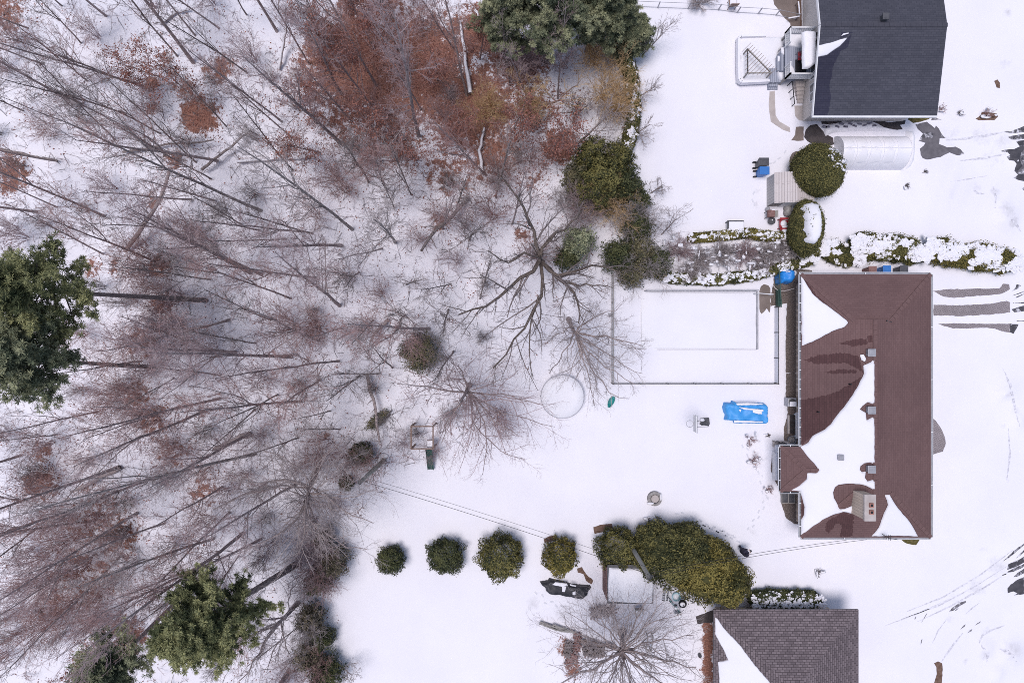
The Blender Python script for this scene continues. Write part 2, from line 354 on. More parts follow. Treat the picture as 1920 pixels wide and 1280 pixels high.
gnd = mk('ground', np.stack([GX, GY, GZ], -1).reshape(-1, 3), gf, m, None, True, None,
         {'leaf': ('POINT', leaf.ravel()), 'dirt': ('POINT', dirt.ravel())}); gnd['kind'] = 'structure'

# ------------------------------------------------------------------ sheets and snow pillows that follow a surface
def hit(px, py, zf):
    z = 0.0
    for _ in range(12): p = W(px, py, z); z = zf(p.x, p.y)
    return W(px, py, z)
def jagged(poly, amp, step=6, seed=1):
    r = random.Random(seed); out = []
    for i in range(len(poly)):
        a, b = Vector(poly[i]), Vector(poly[(i+1) % len(poly)]); d = b-a; n = max(1, int(d.length/step))
        nr = Vector((-d.y, d.x)).normalized() if d.length > 0 else Vector((0, 0))
        for k in range(n):
            q = a+d*(k/n)+nr*(r.uniform(-amp, amp) if k else r.uniform(-amp, amp)*.3); out.append((q.x, q.y))
    return out
def grow(poly, a):
    n = len(poly); s = sum(poly[i][0]*poly[(i+1) % n][1]-poly[(i+1) % n][0]*poly[i][1] for i in range(n)); out = []
    for i in range(n):
        t = Vector(poly[(i+1) % n])-Vector(poly[i-1]); nr = Vector((t.y, -t.x)).normalized()*(a if s > 0 else -a); x, y = poly[i][0]+nr.x, poly[i][1]+nr.y; out.append((max(x, 1502.8), min(max(y, 515.5), 1006.3)) if x < 1745 and y < 1010 else (x, y))
    return out
def patch(name, poly, zf, thick, mt, parent=None, lift=.006, maxlen=.7, inset=.06, nz=.25, smooth=True, seed=0, passes=4, edge=0):
    pts = [hit(x, y, zf) for x, y in poly]; P2 = [(p.x, p.y) for p in pts]
    bd = []
    for i in range(len(P2)):
        a, b = Vector(P2[i]), Vector(P2[(i+1) % len(P2)]); n = max(1, int((b-a).length/maxlen))
        bd += [a.lerp(b, k/n) for k in range(n)]
    xs = [p[0] for p in P2]; ys = [p[1] for p in P2]
    X, Y = np.meshgrid(np.arange(min(xs), max(xs), maxlen), np.arange(min(ys), max(ys), maxlen)); X[1::2] += maxlen/2
    X = X.ravel(); Y = Y.ravel()
    if edge: inset = edge
    if thick or edge:
        for f_ in (.3, 1.05):
            q = []
            for i in range(len(bd)):
                t = bd[(i+1) % len(bd)]-bd[i-1]
                if t.length < 1e-6: continue
                nr = Vector((-t.y, t.x)).normalized()*inset*f_; q += [bd[i]+nr, bd[i]-nr]
            if q: qx = np.array([v.x for v in q]); qy = np.array([v.y for v in q]); k = edge_dist(qx, qy, P2) > inset*f_*.85; X = np.concatenate([X, qx[k]]); Y = np.concatenate([Y, qy[k]])
    k = inpoly(X, Y, P2); X, Y = X[k], Y[k]
    if len(X): k = edge_dist(X, Y, P2) > (inset*.25 if thick else maxlen*.3); X, Y = X[k], Y[k]
    nb = len(bd); V = bd+[Vector((float(a), float(b))) for a, b in zip(X, Y)]
    from mathutils.geometry import delaunay_2d_cdt
    vo, eo, fo, _, _, _ = delaunay_2d_cdt(V, [(i, (i+1) % nb) for i in range(nb)], [], 1, 1e-4)
    vx = np.array([v.x for v in vo]); vy = np.array([v.y for v in vo]); d = edge_dist(vx, vy, P2) if len(vo) else vx
    VV = []
    for x, y, e in zip(vx, vy, d):
        z = zf(x, y)
        if thick:
            q = mnoise.noise(Vector((x*1.7, y*1.7, seed))); t = min(1, e/inset); z += -.004+thick*math.sqrt(1-(1-t)**2)*(1+nz*q)
        else: z += lift
        VV.append((x, y, z))
    FF = []
    for f in fo:
        a, b, c = [Vector(VV[i][:2]) for i in f[:3]]
        FF.append(list(f) if (b-a).cross(c-a) > 0 else list(f)[::-1])
    return mk(name, VV, FF, mt, parent, smooth, None, {'edge': ('POINT', np.minimum(d/edge, 1))} if edge else None)
A, AD = M['road'], M['road_dry']
def sheet(name, poly, mt, jag=1.0, level=1, kind='structure'):
    o = patch(name, jagged(poly, jag, 5, len(poly)*7+int(poly[0][0])) if jag else poly, lambda x, y: gz(x, y), 0, mt, None, .004*level+.004, .3 if mt in (A, AD) else .8, edge=.22 if mt in (A, AD) else 0)
    o['kind'] = kind; return o
A, AD = M['road'], M['road_dry']
# road and driveway seen through the snow
sheet('road', P('H', 939,240, 890,262, 845,280, 780,288, 830,300, 870,298, 939,290), A, .5)
sheet('road', P('H', 939,305, 850,318, 810,330, 840,350, 880,352, 939,345), A, .5)
sheet('road', P('H', 939,355, 875,362, 905,405, 860,425, 790,430, 750,442, 810,452, 830,475, 800,485, 820,515, 860,520, 880,545, 862,600, 890,630, 855,655, 890,672, 939,685), A, .6)
sheet('road', P('H', 939,430, 915,450, 905,510, 925,560, 890,600, 885,622, 939,628), AD, .3, 2)
sheet('road', P('H', 939,728, 920,740, 939,757), A, .4)
sheet('road', P('I', 838,425, 939,395, 939,440, 860,450), A, .5)
sheet('road', P('I', 826,540, 895,545, 880,580, 855,622, 826,610), A, .5)
for pl in ((880,225, 915,235, 890,260, 840,285, 870,255), (850,372, 939,368, 939,378, 850,378), (870,330, 939,300, 939,306, 880,334), (880,516, 939,515, 939,521, 880,521),
           (840,318, 890,300, 939,280, 939,285, 890,306)): sheet('road', P('I', *pl), A, .4)
for pl in ((880,330, 830,360, 760,390, 752,432, 820,408, 880,375), (880,385, 820,412, 760,440, 755,452, 800,445, 880,408), (880,420, 830,455, 800,485, 830,482, 880,455),
           (880,485, 830,505, 780,540, 755,570, 758,605, 800,592, 830,605, 805,622, 880,612), (880,232, 800,290, 720,368, 760,345, 830,288, 880,245), (880,280, 850,310, 820,345, 850,325, 880,298),
           (715,468, 745,458, 748,465, 715,475)): sheet('road', P('J', *pl), A, .6)
for pl in ((318,745, 340,715, 400,675, 443,662, 445,675, 400,700, 350,735), (357,740, 375,722, 390,715, 380,730), (402,878, 425,848, 442,838, 435,855), (455,905, 475,880, 492,875, 485,890),
           (510,848, 530,830, 555,815, 550,828), (108,825, 130,790, 155,750, 150,765, 120,815), (58,800, 65,780, 72,782, 65,800), (105,990, 108,955, 118,950, 112,975)):
    sheet('road', P('J', *pl), AD, .3)
sheet('driveway', P('G', 890,170, 1000,143, 1040,175, 1075,205, 1085,180, 1110,205, 1140,260, 1178,300, 1120,300, 1115,355, 1145,365, 1190,385, 1270,380, 1320,405, 1355,445, 1310,463,
      1260,455, 1215,435, 1130,478, 1060,492, 1000,502, 960,490, 940,455, 932,400, 970,370, 985,345, 920,325, 945,290, 970,265, 915,215), AD, .5)
sheet('driveway', P('G', 970,248, 1060,245, 1060,295, 935,298), A, .3, 2)
sheet('driveway', P('G', 470,140, 560,132, 640,150, 740,140, 800,130, 790,165, 745,175, 770,215, 720,222, 640,212, 590,195, 540,165), M['wet'], .6)
sheet('driveway', P('G', -5,134, 140,132, 215,136, 180,150, 120,160, 60,168, 5,165), M['wet'], .5)
sheet('driveway', P(1, 550,845, 560,800, 590,770, 630,765, 655,795, 690,830, 730,850, 735,890, 690,900, 610,890, 570,870), M['wet'], .5)
sheet('driveway', P('G', 1050,95, 1090,110, 1140,125, 1040,130), AD, .2)
sheet('grass_edge', P('G', 815,120, 850,95, 1045,93, 1020,120, 940,145, 870,157), M['grass'], .4)
sheet('path', P(1, 500,782, 548,780, 548,865, 505,868, 470,865, 495,830), M['wet_paving'], .5)
sheet('path', P(1, 338,560, 370,560, 372,640, 375,710, 400,750, 462,785, 465,815, 420,800, 345,750, 332,650), M['concrete'], .3)
sheet('path', P(1, 490,652, 545,650, 550,745, 520,742, 495,715), M['concrete'], .3)
sheet('path', P('B', 640,200, 645,130, 680,60, 740,28, 800,30, 860,20, 800,60, 700,160, 740,260, 700,290), M['wet_paving'], .3)
sheet('patio', P('F', 950,-60, 975,80, 1030,150, 1100,250, 1150,310, 1235,385, 1240,430, 1300,440, 1340,485, 1420,485, 1420,-60), M['wet_paving'], .5)
sheet('flower_bed', P('F', 1350,-60, 1420,-60, 1425,490, 1380,490, 1400,300, 1350,200), M['soil'], .4, 2)
for pl in ((205,278, 330,265, 500,262, 740,258, 770,222, 820,225, 825,265, 760,300, 700,308, 500,325, 380,335, 300,325), (215,390, 400,395, 560,388, 690,378, 800,358, 828,370, 828,450, 640,470, 420,480, 250,475, 215,478),
           (250,540, 400,538, 800,542, 826,540, 826,612, 780,605, 700,580, 640,572, 500,578, 370,578, 300,560)): sheet('driveway_pavers', P('I', *pl), M['paver'], .7)
def track(pts, wd_):
    L_, R_ = [], []
    for i in range(len(pts)):
        t = (Vector(pts[min(i+1, len(pts)-1)])-Vector(pts[max(i-1, 0)])).normalized(); n_ = Vector((-t.y, t.x))*wd_*math.sin(math.pi*(i+.25)/(len(pts)-.5)); L_.append(tuple(Vector(pts[i])+n_)); R_.append(tuple(Vector(pts[i])-n_))
    sheet('tyre_tracks', L_+R_[::-1], M['track'], wd_*.35, 0)
for pts, wd_ in (([(1772,263),(1810,260),(1850,254),(1892,246)], 2.6), ([(1800,301),(1840,298),(1886,289)], 2.2), ([(1700,1146),(1770,1118),(1840,1076),(1900,1030)], 1.5), ([(1690,1160),(1760,1135),(1830,1098),(1905,1050)], 1.2), ([(1720,1165),(1790,1132),(1850,1098),(1905,1062)], 1.8), ([(1660,1172),(1720,1150),(1780,1122)], 1.4),
                 ([(1880,690),(1894,720),(1902,760),(1912,800)], 2.5), ([(1890,800),(1894,850),(1888,900)], 2.0), ([(1862,350),(1868,370),(1866,390)], 2.2), ([(1782,341),(1815,336),(1850,330)], 1.0), ([(1822,352),(1832,362),(1846,364)], 1.8), ([(1836,1205),(1842,1190),(1860,1180),(1884,1172)], 2.2), ([(1840,1208),(1852,1226),(1850,1242)], 2.6), ([(1872,1215),(1890,1222),(1906,1240)], 3.5), ([(1765,1240),(1782,1215),(1805,1186)], 2.4), ([(1895,410),(1905,420),(1914,434)], 2.5), ([(1748,1205),(1760,1180),(1775,1160)], 1.2), ([(1811,1150),(1822,1140),(1836,1130)], 1.4)):
    track(pts, wd_)
sheet('driveway_pavers', P(3, 1336,270, 1360,290, 1395,340, 1415,385, 1422,430, 1405,480, 1336,500), M['paver'], .5)
sheet('gravel_strip', P(2, 437,900, 440,760, 445,650, 400,660, 345,670, 345,600, 360,540, 365,470, 505,440, 600,450, 600,470, 540,560, 540,1080, 437,1080), M['gravel'], .8)
sheet('gravel_strip', P(3, 440,0, 437,140, 450,240, 425,340, 425,430, 545,430, 545,0), M['gravel'], .8)
sheet('gravel_strip', P(3, 400,725, 410,800, 440,890, 490,925, 545,932, 545,725), M['gravel'], .7)
sheet('gravel_strip', P(3, 355,480, 345,600, 370,660, 400,715, 425,720, 425,480), M['gravel'], .6)
sheet('gravel_strip', P(3, 1135,985, 1262,985, 1262,1020, 1240,1055, 1180,1045, 1140,1015), M['grass'], .6)
sheet('patio', P('C', 40,590, 70,500, 130,455, 220,480, 260,540, 265,700, 258,800, 262,900, 252,1020, 230,1010, 190,940, 130,1010, 80,1050, 50,1000, 40,940), M['wet_paving'], .3, 2)
sheet('flower_bed', P('G', 1460,115, 1510,80, 1520,50, 1580,55, 1660,65, 1675,95, 1640,128, 1540,132, 1490,130), M['soil'], .7)
sheet('bare_soil', P('J', 205,1130, 235,1115, 265,1130, 270,1180, 262,1280, 205,1280, 225,1210, 222,1160), M['soil'], .6)
sheet('bare_soil', P(1, 1720,500, 1740,490, 1755,510, 1755,545, 1735,540), M['soil'], .5)
sheet('bare_soil', P(5, 500,320, 560,303, 620,298, 618,330, 560,350, 508,362), M['soil'], .6)
sheet('bare_soil', P(5, 195,395, 230,375, 280,372, 270,400, 230,412, 200,415), M['soil'], .6)
sheet('bare_soil', P(5, 400,575, 430,565, 450,600, 500,650, 490,672, 455,650, 440,610, 405,600), M['soil'], .8)
sheet('bare_soil', P(5, 1130,870, 1235,830, 1240,905, 1140,915), M['wet'], .6)

# ------------------------------------------------------------------ brown-roofed house
SL = .266; ZE = 2.6; BX0, BX1, BY0, BY1 = 19.22, 27.86, -13.02, 4.47; XC = (BX0+BX1)/2; DH = 3.15
def zb_main(x, y):
    d = min(x-BX0, BX1-x); e = min(y-BY0, BY1-y)
    if e < DH: d = min(d, e)
    return ZE+SL*max(d, -.3)
def zb(x, y): return max(zb_main(x, y) if x > BX0-.02 else ZE-.1, ZE+SL*min(x-17.86, y+9.97, -6.99-y) if x < 20.8 else -9)
hb = thing('brown_roof_house', 'long bungalow with brown shingle roof half covered by snow', 'house', (XC, -4.3, 0))
w = MB(); w.box(19.95, 27.4, BY0+.45, BY1-.45, 0, ZE-.15); wl = w.build('wall', M['cream_brick'], hb)
w = MB(); w.box(18.48, 19.94, -9.6, -7.3, 0, ZE-.15); w.build('bay_wall', M['white_paint'], hb)
zr = ZE+SL*(XC-BX0); zh = ZE+SL*DH
r = MB()
v = [(BX0,BY0,ZE),(BX1,BY0,ZE),(BX1,BY1,ZE),(BX0,BY1,ZE),(BX0+DH,BY0+DH,zh),(BX1-DH,BY0+DH,zh),(BX1-DH,BY1-DH,zh),(BX0+DH,BY1-DH,zh),(XC,BY0+DH-.12,zr),(XC,BY1-DH+.12,zr),
     (BX0+DH,BY0+DH-.12,zh),(BX1-DH,BY0+DH-.12,zh),(BX1-DH,BY1-DH+.12,zh),(BX0+DH,BY1-DH+.12,zh)]
b = len(r.v); r.v += v
def rf(fs, mi):
    for f in fs: r.f.append([b+i for i in f]); r.m.append(mi)
rf([(0,1,5,4),(2,3,7,6)], 0); rf([(0,4,10,8,9,13,7,3)], 1); rf([(1,2,6,12,9,8,11,5)], 1)
r.cm = 2; r.add([(BX0+DH,BY1-DH,zh-.02),(BX1-DH,BY1-DH,zh-.02),(XC,BY1-DH,zr-.02)], [(0,1,2)]); r.add([(BX0+DH,BY0+DH,zh-.02),(BX1-DH,BY0+DH,zh-.02),(XC,BY0+DH,zr-.02)], [(2,1,0)])
r.box(BX0+.02, BX1-.02, BY0+.02, BY1-.02, ZE-.16, ZE-.03)
r.build('roof', [M['brown_h'], M['brown_v'], M['white_paint']], hb)
r = MB(); za = ZE+SL*1.49
r.add([(17.86,-9.97,ZE),(17.86,-6.99,ZE),(19.35,-8.48,za),(20.75,-8.48,za+.003),(19.26,-6.99,ZE+.01),(19.26,-9.97,ZE+.01)], [(0,2,1)]); r.cm = 1
r.add(r.v[:6], [(1,2,3,4),(0,5,3,2)]); r.cm = 2; r.box(17.88, 19.2, -9.95, -7.01, ZE-.17, ZE-.04)
r.build('bay_roof', [M['brown_v'], M['brown_h'], M['white_paint']], hb)
g = MB()
for a_, b_ in (((BX0,BY1,ZE),(BX0+DH,BY1-DH,zh)),((BX1,BY1,ZE),(BX1-DH,BY1-DH,zh)),((BX0,BY0,ZE),(BX0+DH,BY0+DH,zh)),((BX1,BY0,ZE),(BX1-DH,BY0+DH,zh)),((XC,BY0+DH-.1,zr),(XC,BY1-DH+.1,zr)),((17.86,-6.99,ZE),(19.35,-8.48,za)),((17.86,-9.97,ZE),(19.35,-8.48,za)),((19.35,-8.48,za),(20.7,-8.48,za))):
    g = MB(); a_, b_ = Vector(a_), Vector(b_); n = max(2, int((b_-a_).length/.33))
    for k in range(n): p_ = a_.lerp(b_, k/n); q_ = a_.lerp(b_, (k+.96)/n); g.beam(p_+Vector((0,0,.012)), q_+Vector((0,0,.02)), .26, .02)
    g.build('ridge_cap', M['brown_ridge'], hb)

def gutter(x0, y0, x1, y1, out, parent, z, seg=.62, black=True):
    g = MB(); d = Vector((x1-x0, y1-y0, 0)); n = int(d.length/seg); o = Vector((out[0], out[1], 0)); a = Vector((x0, y0, z)); u = d.normalized()
    g.beam(a+o*.06, a+d+o*.06, .12, .02) if False else None
    g.cm = 0; g.beam(a+o*.125-Vector((0,0,.05)), a+d+o*.125-Vector((0,0,.05)), .03, .13)
    for k in range(n+1): q = a+d*(k/n); g.beam(q+o*.0, q+o*.112, .05, .03)
    g.cm = 1; g.beam(a+o*.055-Vector((0,0,.09)), a+d+o*.055-Vector((0,0,.09)), .10, .03)
    return g.build('gutter', [M['white_paint'], M['black'] if black else M['grey_metal']], parent)
gutter(BX0, BY0, BX0, -9.99, (-1,0), hb, ZE); gutter(BX0, -6.97, BX0, BY1, (-1,0), hb, ZE); gutter(17.86, -9.97, 17.86, -6.99, (-1,0), hb, ZE)
gutter(BX0, BY0, BX1, BY0, (0,-1), hb, ZE, 2.4, False); gutter(BX0-.1, BY1, BX1, BY1, (0,1), hb, ZE, 3.1, False); gutter(BX1, BY0, BX1, BY1, (1,0), hb, ZE, 3.1, False)
gutter(17.8, -6.99, BX0, -6.99, (0,1), hb, ZE); gutter(17.8, -9.97, BX0, -9.97, (0,-1), hb, ZE)
for tg, pl in ((2, (530,478, 545,500, 600,590, 650,635, 700,670, 760,715, 812,755, 822,772, 800,797, 720,825, 640,870, 600,890, 536,913)),
               (2, (940,855, 965,850, 970,888, 950,890)), (2, (893,968, 915,963, 932,990, 925,1012, 902,1000)),
               (3, (983,-93, 960,-70, 915,-50, 918,0, 885,70, 850,130, 800,200, 750,260, 715,310, 680,342, 640,362, 600,385, 575,425, 528,452, 545,475, 575,515, 610,550, 640,595, 625,612, 570,612, 565,650, 520,690, 472,717,
                    528,724, 540,770, 553,820, 548,870, 532,900, 533,1000, 560,975, 610,935, 680,890, 740,865, 790,850, 850,862, 858,790, 840,815, 800,832, 770,832, 755,800, 735,765, 730,730, 740,700, 760,685, 830,677,
                    890,680, 930,690, 960,705, 985,718, 983,652, 940,662, 925,640, 930,600, 905,604, 893,590, 897,570, 920,552, 950,548, 984,556, 983,265, 935,287, 930,240, 895,220, 910,200, 940,177, 983,190)),
               (3, (1045,742, 1075,742, 1100,785, 1130,830, 1200,910, 1225,950, 1252,1001, 1100,998, 965,1001, 1010,945, 1040,860, 1065,808, 1060,780))):
    patch('damp_patch', jagged(grow(P(tg, *pl), 1.0), .45, 3, 9), zb, 0, M['damp_brown'], hb, lift=.005, maxlen=.5, smooth=False)
    patch('roof_snow', jagged(P(tg, *pl), .5, 6, 3), zb, .12, M['snow'], hb, maxlen=.5, inset=.12)
for tg, pl in ((3, (530,160, 640,145, 740,120, 800,80, 860,50, 905,20, 850,130, 750,260, 680,340, 600,385, 533,442)), (2, (545,1000, 640,970, 720,965, 800,955, 880,975, 915,1080, 880,1055, 820,1020, 740,1020, 640,1025, 560,1005)),
               (2, (665,1075, 760,1058, 870,1062, 870,1082, 760,1085)), (2, (765,895, 850,875, 935,870, 940,900, 850,920)),
               (3, (685,920, 700,900, 790,855, 855,870, 850,1000, 770,1000, 785,930, 745,920, 720,960, 700,985, 680,960)), (3, (532,745, 545,790, 556,825, 550,870, 533,900)),
               (2, (535,478, 560,500, 615,590, 700,668, 770,725, 825,772, 805,792, 700,672, 600,595))):
    patch('damp_patch', jagged(P(tg, *pl), 1.5, 2.4, 5), zb, 0, M['damp_brown'], hb, lift=.008, maxlen=.5, smooth=False)
def roof_vent(c, s, h, parent, mt, zf):
    g = MB(); z = zf(c.x, c.y); g.obox((c.x, c.y, z+h/2-.05), (s*.75, s*.75, h)); g.obox((c.x, c.y, z+h), (s, s, .08)); g.obox((c.x, c.y, z+h+.05), (s*.7, s*.7, .03))
    return g.build('roof_vent', mt, parent, bevel=.015)
for x, y in P(2, 968, 956)+P(3, 968, 226, 968, 590): roof_vent(hit(x, y, lambda a, c_: zb(a, c_)+.35), .5, .35, hb, M['grey_metal'], zb)
roof_vent(hit(*P(3, 765, 513)[0], zb), .38, .3, hb, M['grey_metal'], zb)
for x, y in P(3, 827, 65, 630, 235):
    c = hit(x, y, zb); g = MB(); g.tube([c, c+Vector((0,0,.3))], .05, 10); g.build('vent_pipe', M['black'], hb)
ch0 = W(1622, 928, 5.0); ch1 = W(1642, 976, 5.0)
g = MB(); g.box(ch0.x+.03, ch1.x-.03, ch1.y+.03, ch0.y-.03, 3.0, 4.85); chim = g.build('chimney', M['cream_brick'], hb)
g = MB(); g.box(ch0.x-.03, ch1.x+.03, ch1.y-.03, ch0.y+.03, 4.85, 5.0); g.build('chimney_cap', M['concrete'], chim, bevel=.02)
for dy in (.35, .62):
    y = ch0.y+(ch1.y-ch0.y)*dy-.05; x = ch0.x+.55*(ch1.x-ch0.x)
    g = MB(); g.cm = 0; g.box(x-.13, x+.13, y-.13, y+.13, 5.0, 5.12); g.cm = 1; g.box(x-.08, x+.08, y-.08, y+.08, 5.1, 5.125); g.build('flue', [mat('flue_clay', (.42, .2, .16)), M['black']], chim)
def window(parent, cx, cy, z, w_, h_, axis):
    g = MB(); t = .05
    if axis == 'x': g.obox((cx, cy, z), (t, w_, h_))
    else: g.obox((cx, cy, z), (w_, t, h_))
    f = g.build('window', M['white_paint'], parent); g = MB()
    for s in (-.24, .24):
        if axis == 'x': g.obox((cx-.015, cy+s*w_, z), (t, w_*.4, h_*.85))
        else: g.obox((cx+s*w_, cy-.015, z), (w_*.4, t, h_*.85))
    g.build('pane', M['glass'], f)
for y in (2.4, -1.2, -4.6): window(hb, 19.93, y, 1.5, 1.3, 1.0, 'x')
window(hb, 18.46, -8.4, 1.5, 1.5, 1.1, 'x')
g = MB(); c = hit(*P(3, 1025, 985)[0], zb); g.tube([c, c+Vector((0,0,1.0))], .025, 6)
for k in range(4): g.beam(c+Vector((-.2+.1*k,-.18,.7+.08*k)), c+Vector((-.2+.1*k,.18,.7+.08*k)), .02, .02)
g.beam(c+Vector((-.3,0,.75)), c+Vector((.8,-.25,.5)), .03, .03); g.build('antenna', M['dark_metal'], hb)
g = MB(); c = hit(*P(2, 1050, 750)[0], zb); g.beam(c+Vector((-.25,-.15,.05)), c+Vector((.4,-.18,.05)), .03, .04); g.tube([c+Vector((0,-.1,0)), c+Vector((0,-.1,.25))], .04, 8); g.build('roof_bracket', M['dark_metal'], hb)

# ------------------------------------------------------------------ dark-roofed house
AX0, AX1, AYE, AYR, AYT, AZE, AZR = 19.76, 27.9, 14.8, 20.27, 25.74, 3.2, 4.25
def za_(x, y): return AZE+(AZR-AZE)*(1-abs(y-AYR)/(AYR-AYE))
ha = thing('dark_roof_house', 'house with dark slate shingle gable roof at the top right', 'house', (23.8, AYR, 0))
g = MB(); g.box(20.42, 27.4, 15.45, 25.2, 0, 3.0); g.add([(20.42,15.45,3.0),(20.42,25.2,3.0),(20.42,AYR,4.1)], [(0,2,1)]); g.build('wall', M['cream'], ha)
g = MB(); g.add([(AX0,AYE,AZE),(AX1,AYE,AZE),(AX1,AYR,AZR),(AX0,AYR,AZR)], [(0,1,2,3)]); g.add([(AX0,AYT,AZE),(AX1,AYT,AZE),(AX1,AYR,AZR),(AX0,AYR,AZR)], [(3,2,1,0)])
g.cm = 1; g.add([(AX0,AYE,AZE-.15),(AX1,AYE,AZE-.15),(AX1,AYR,AZR-.15),(AX0,AYR,AZR-.15),(AX0,AYT,AZE-.15),(AX1,AYT,AZE-.15)], [(3,2,1,0),(4,5,2,3)]); g.build('roof', [M['slate_h'], M['white_paint']], ha)
g = MB(); g.beam((AX0-.03,AYE,AZE-.05), (AX0-.03,AYR,AZR-.05), .06, .2); g.beam((AX0-.03,AYT,AZE-.05), (AX0-.03,AYR,AZR-.05), .06, .2); g.beam((AX0-.06,AYE-.06,AZE-.04), (AX1,AYE-.06,AZE-.04), .12, .12); g.build('fascia', M['white_paint'], ha)
g = MB()
for k in range(24): x = AX0+.17+k*.34; g.obox((x, AYR, AZR+.012), (.33, .26, .03))
g.build('ridge_cap', mat('ridge_shingle', (.058, .058, .075), (.07, .07, .088), 6, .9), ha)
patch('damp_patch', jagged(P(1, 607,715, 622,560, 640,352, 690,342, 770,290, 850,200, 780,200, 770,240, 845,205, 820,290, 770,320, 725,420, 718,480, 705,520, 715,600, 695,713), .8, 3, 4), za_, 0, M['damp_slate'], ha, lift=.008, maxlen=.6, smooth=False)
patch('roof_snow', jagged(P(1, 640,280, 710,265, 770,245, 815,233, 808,245, 770,285, 690,340, 636,350, 633,310), .3, 5, 2), za_, .07, M['snow'], ha, inset=.05)
patch('roof_snow', P(1, 778,222, 790,208, 835,200, 840,205, 785,223), za_, .05, M['snow'], ha, inset=.03)
roof_vent(hit(*P(1, 1052, 103)[0], lambda a, c_: za_(a, c_)+.35), .42, .4, ha, M['charcoal'], za_)
window(ha, 20.39, 16.9, 1.9, 1.2, 1.2, 'x'); window(ha, 20.39, 18.2, 2.0, .9, 1.1, 'x')
g = MB(); c0, c1 = W(*P('A', 1350,210)[0], 2.75), W(*P('A', 1655,890)[0], 2.75)
g.box(c0.x, max(c1.x, 20.4), c1.y, c0.y, 2.65, 2.74); g.build('door_canopy', M['black'], ha, bevel=.02)
patch('canopy_snow', jagged(P('A', 1340,215, 1400,200, 1560,205, 1600,240, 1610,340, 1590,420, 1600,500, 1595,640, 1605,740, 1580,820, 1500,880, 1450,905, 1350,905, 1340,700, 1345,500, 1335,330), .25, 3, 2), lambda x, y: 2.74, .28, M['snow'], ha, inset=.12, maxlen=.3)
# house at the bottom edge
CX0, CX1, CY1, CY0 = 13.4, 23.05, -17.8, -27.6
def zc(x, y): return ZE+.27*max(-.3, min(x-CX0, CX1-x, CY1-y, y-CY0))
hc = thing('taupe_roof_house', 'house with mottled grey taupe hip roof at the bottom edge', 'house', (18.2, -22.7, 0))
g = MB(); g.box(CX0+.85, CX1-.85, CY0+.85, CY1-.85, 0, ZE-.12); g.build('wall', M['cream_brick'], hc)
g = MB(); hw = (CX1-CX0)/2; zt = ZE+.27*hw; v = [(CX0,CY0,ZE),(CX1,CY0,ZE),(CX1,CY1,ZE),(CX0,CY1,ZE),(CX0+hw,CY0+hw,zt),(CX0+hw,CY1-hw,zt)]
g.add(v, [(0,1,4),(2,3,5)]); g.cm = 1; g.add(v, [(1,2,5,4),(3,0,4,5)]); g.cm = 2; g.box(CX0+.01, CX1-.01, CY0+.01, CY1-.01, ZE-.15, ZE-.02); g.build('roof', [M['taupe_h'], M['taupe_v'], M['charcoal']], hc)
patch('roof_snow', jagged(P(4, 2,875, 20,885, 60,945, 150,1040, 200,1105, 240,1160, 345,1280, 420,1370, 420,1500, 60,1500, 30,1280, 20,1150, 82,1138, 60,1085, 20,1010, 2,975), .5, 4, 5), zc, .07, M['snow'], hc, inset=.05, maxlen=.6)
# ------------------------------------------------------------------ deck, steps, arbor beside the dark house
dk = thing('wooden_deck', 'blue grey wooden deck with white lattice rails beside the slate house', 'deck', W(1488, 100))
d0, d1 = W(*P('A', 1030,1085)[0], 1.3), W(*P('A', 1440,230)[0], 1.3)
dx1 = 20.42
g = MB(); g.box(d0.x, dx1, d0.y, d1.y, 1.18, 1.3); g.build('deck_floor', M['deck'], dk)
g = MB()
for x in (d0.x+.1, dx1-.15):
    for y in (d0.y+.1, d1.y-.1): g.box(x-.06, x+.06, y-.06, y+.06, 0, 1.18)
g.build('post', M['wood_grey'], dk)
def lattice(a, b, z0, z1, parent):
    g = MB(); a = Vector(a); b = Vector(b); d = b-a; n = max(2, int(d.length/.13)); u = d.normalized(); h = z1-z0
    for k in range(-3, n+1):
        for s in (0, 1):
            x0 = k*.13 if s == 0 else k*.13+h*.6; x1 = k*.13+h*.6 if s == 0 else k*.13
            t0, t1 = 0.0, 1.0
            X0 = min(max(x0, 0), d.length); X1 = min(max(x1, 0), d.length)
            if abs(X1-X0) < .05: continue
            q = lambda X: z0+h*((X-x0)/(x1-x0))
            g.beam(a+u*X0+Vector((0,0,q(X0)-a.z)), a+u*X1+Vector((0,0,q(X1)-a.z)), .035, .012)
    g.beam(a+Vector((0,0,z1-a.z)), b+Vector((0,0,z1-b.z)), .09, .05); g.beam(a+Vector((0,0,z0-a.z)), b+Vector((0,0,z0-b.z)), .05, .04)
    for q in (a, b): g.box(q.x-.045, q.x+.045, q.y-.045, q.y+.045, z0-.05, z1+.06)
    g.build('lattice_rail', M['white_paint'], parent)
lattice((d0.x, d0.y, 1.3), (dx1-.1, d0.y, 1.3), 1.35, 2.2, dk); lattice((d0.x, d1.y, 1.3), (dx1-.1, d1.y, 1.3), 1.35, 2.2, dk)
lattice((d0.x, d0.y, 1.3), (d0.x, d0.y+.75, 1.3), 1.35, 2.2, dk); lattice((d0.x, d1.y-.95, 1.3), (d0.x, d1.y, 1.3), 1.35, 2.2, dk)
patch('deck_snow', jagged(P('A', 1045,290, 1090,250, 1340,255, 1340,520, 1250,500, 1150,480, 1040,470), .2, 3, 1), lambda x, y: 1.3, .12, M['snow'], dk, inset=.06, maxlen=.4)
patch('deck_snow', jagged(P('A', 1045,910, 1130,815, 1180,880, 1225,1000, 1330,1030, 1400,1060, 1400,1080, 1045,1080), .2, 3, 2), lambda x, y: 1.3, .1, M['snow'], dk, inset=.06, maxlen=.4)
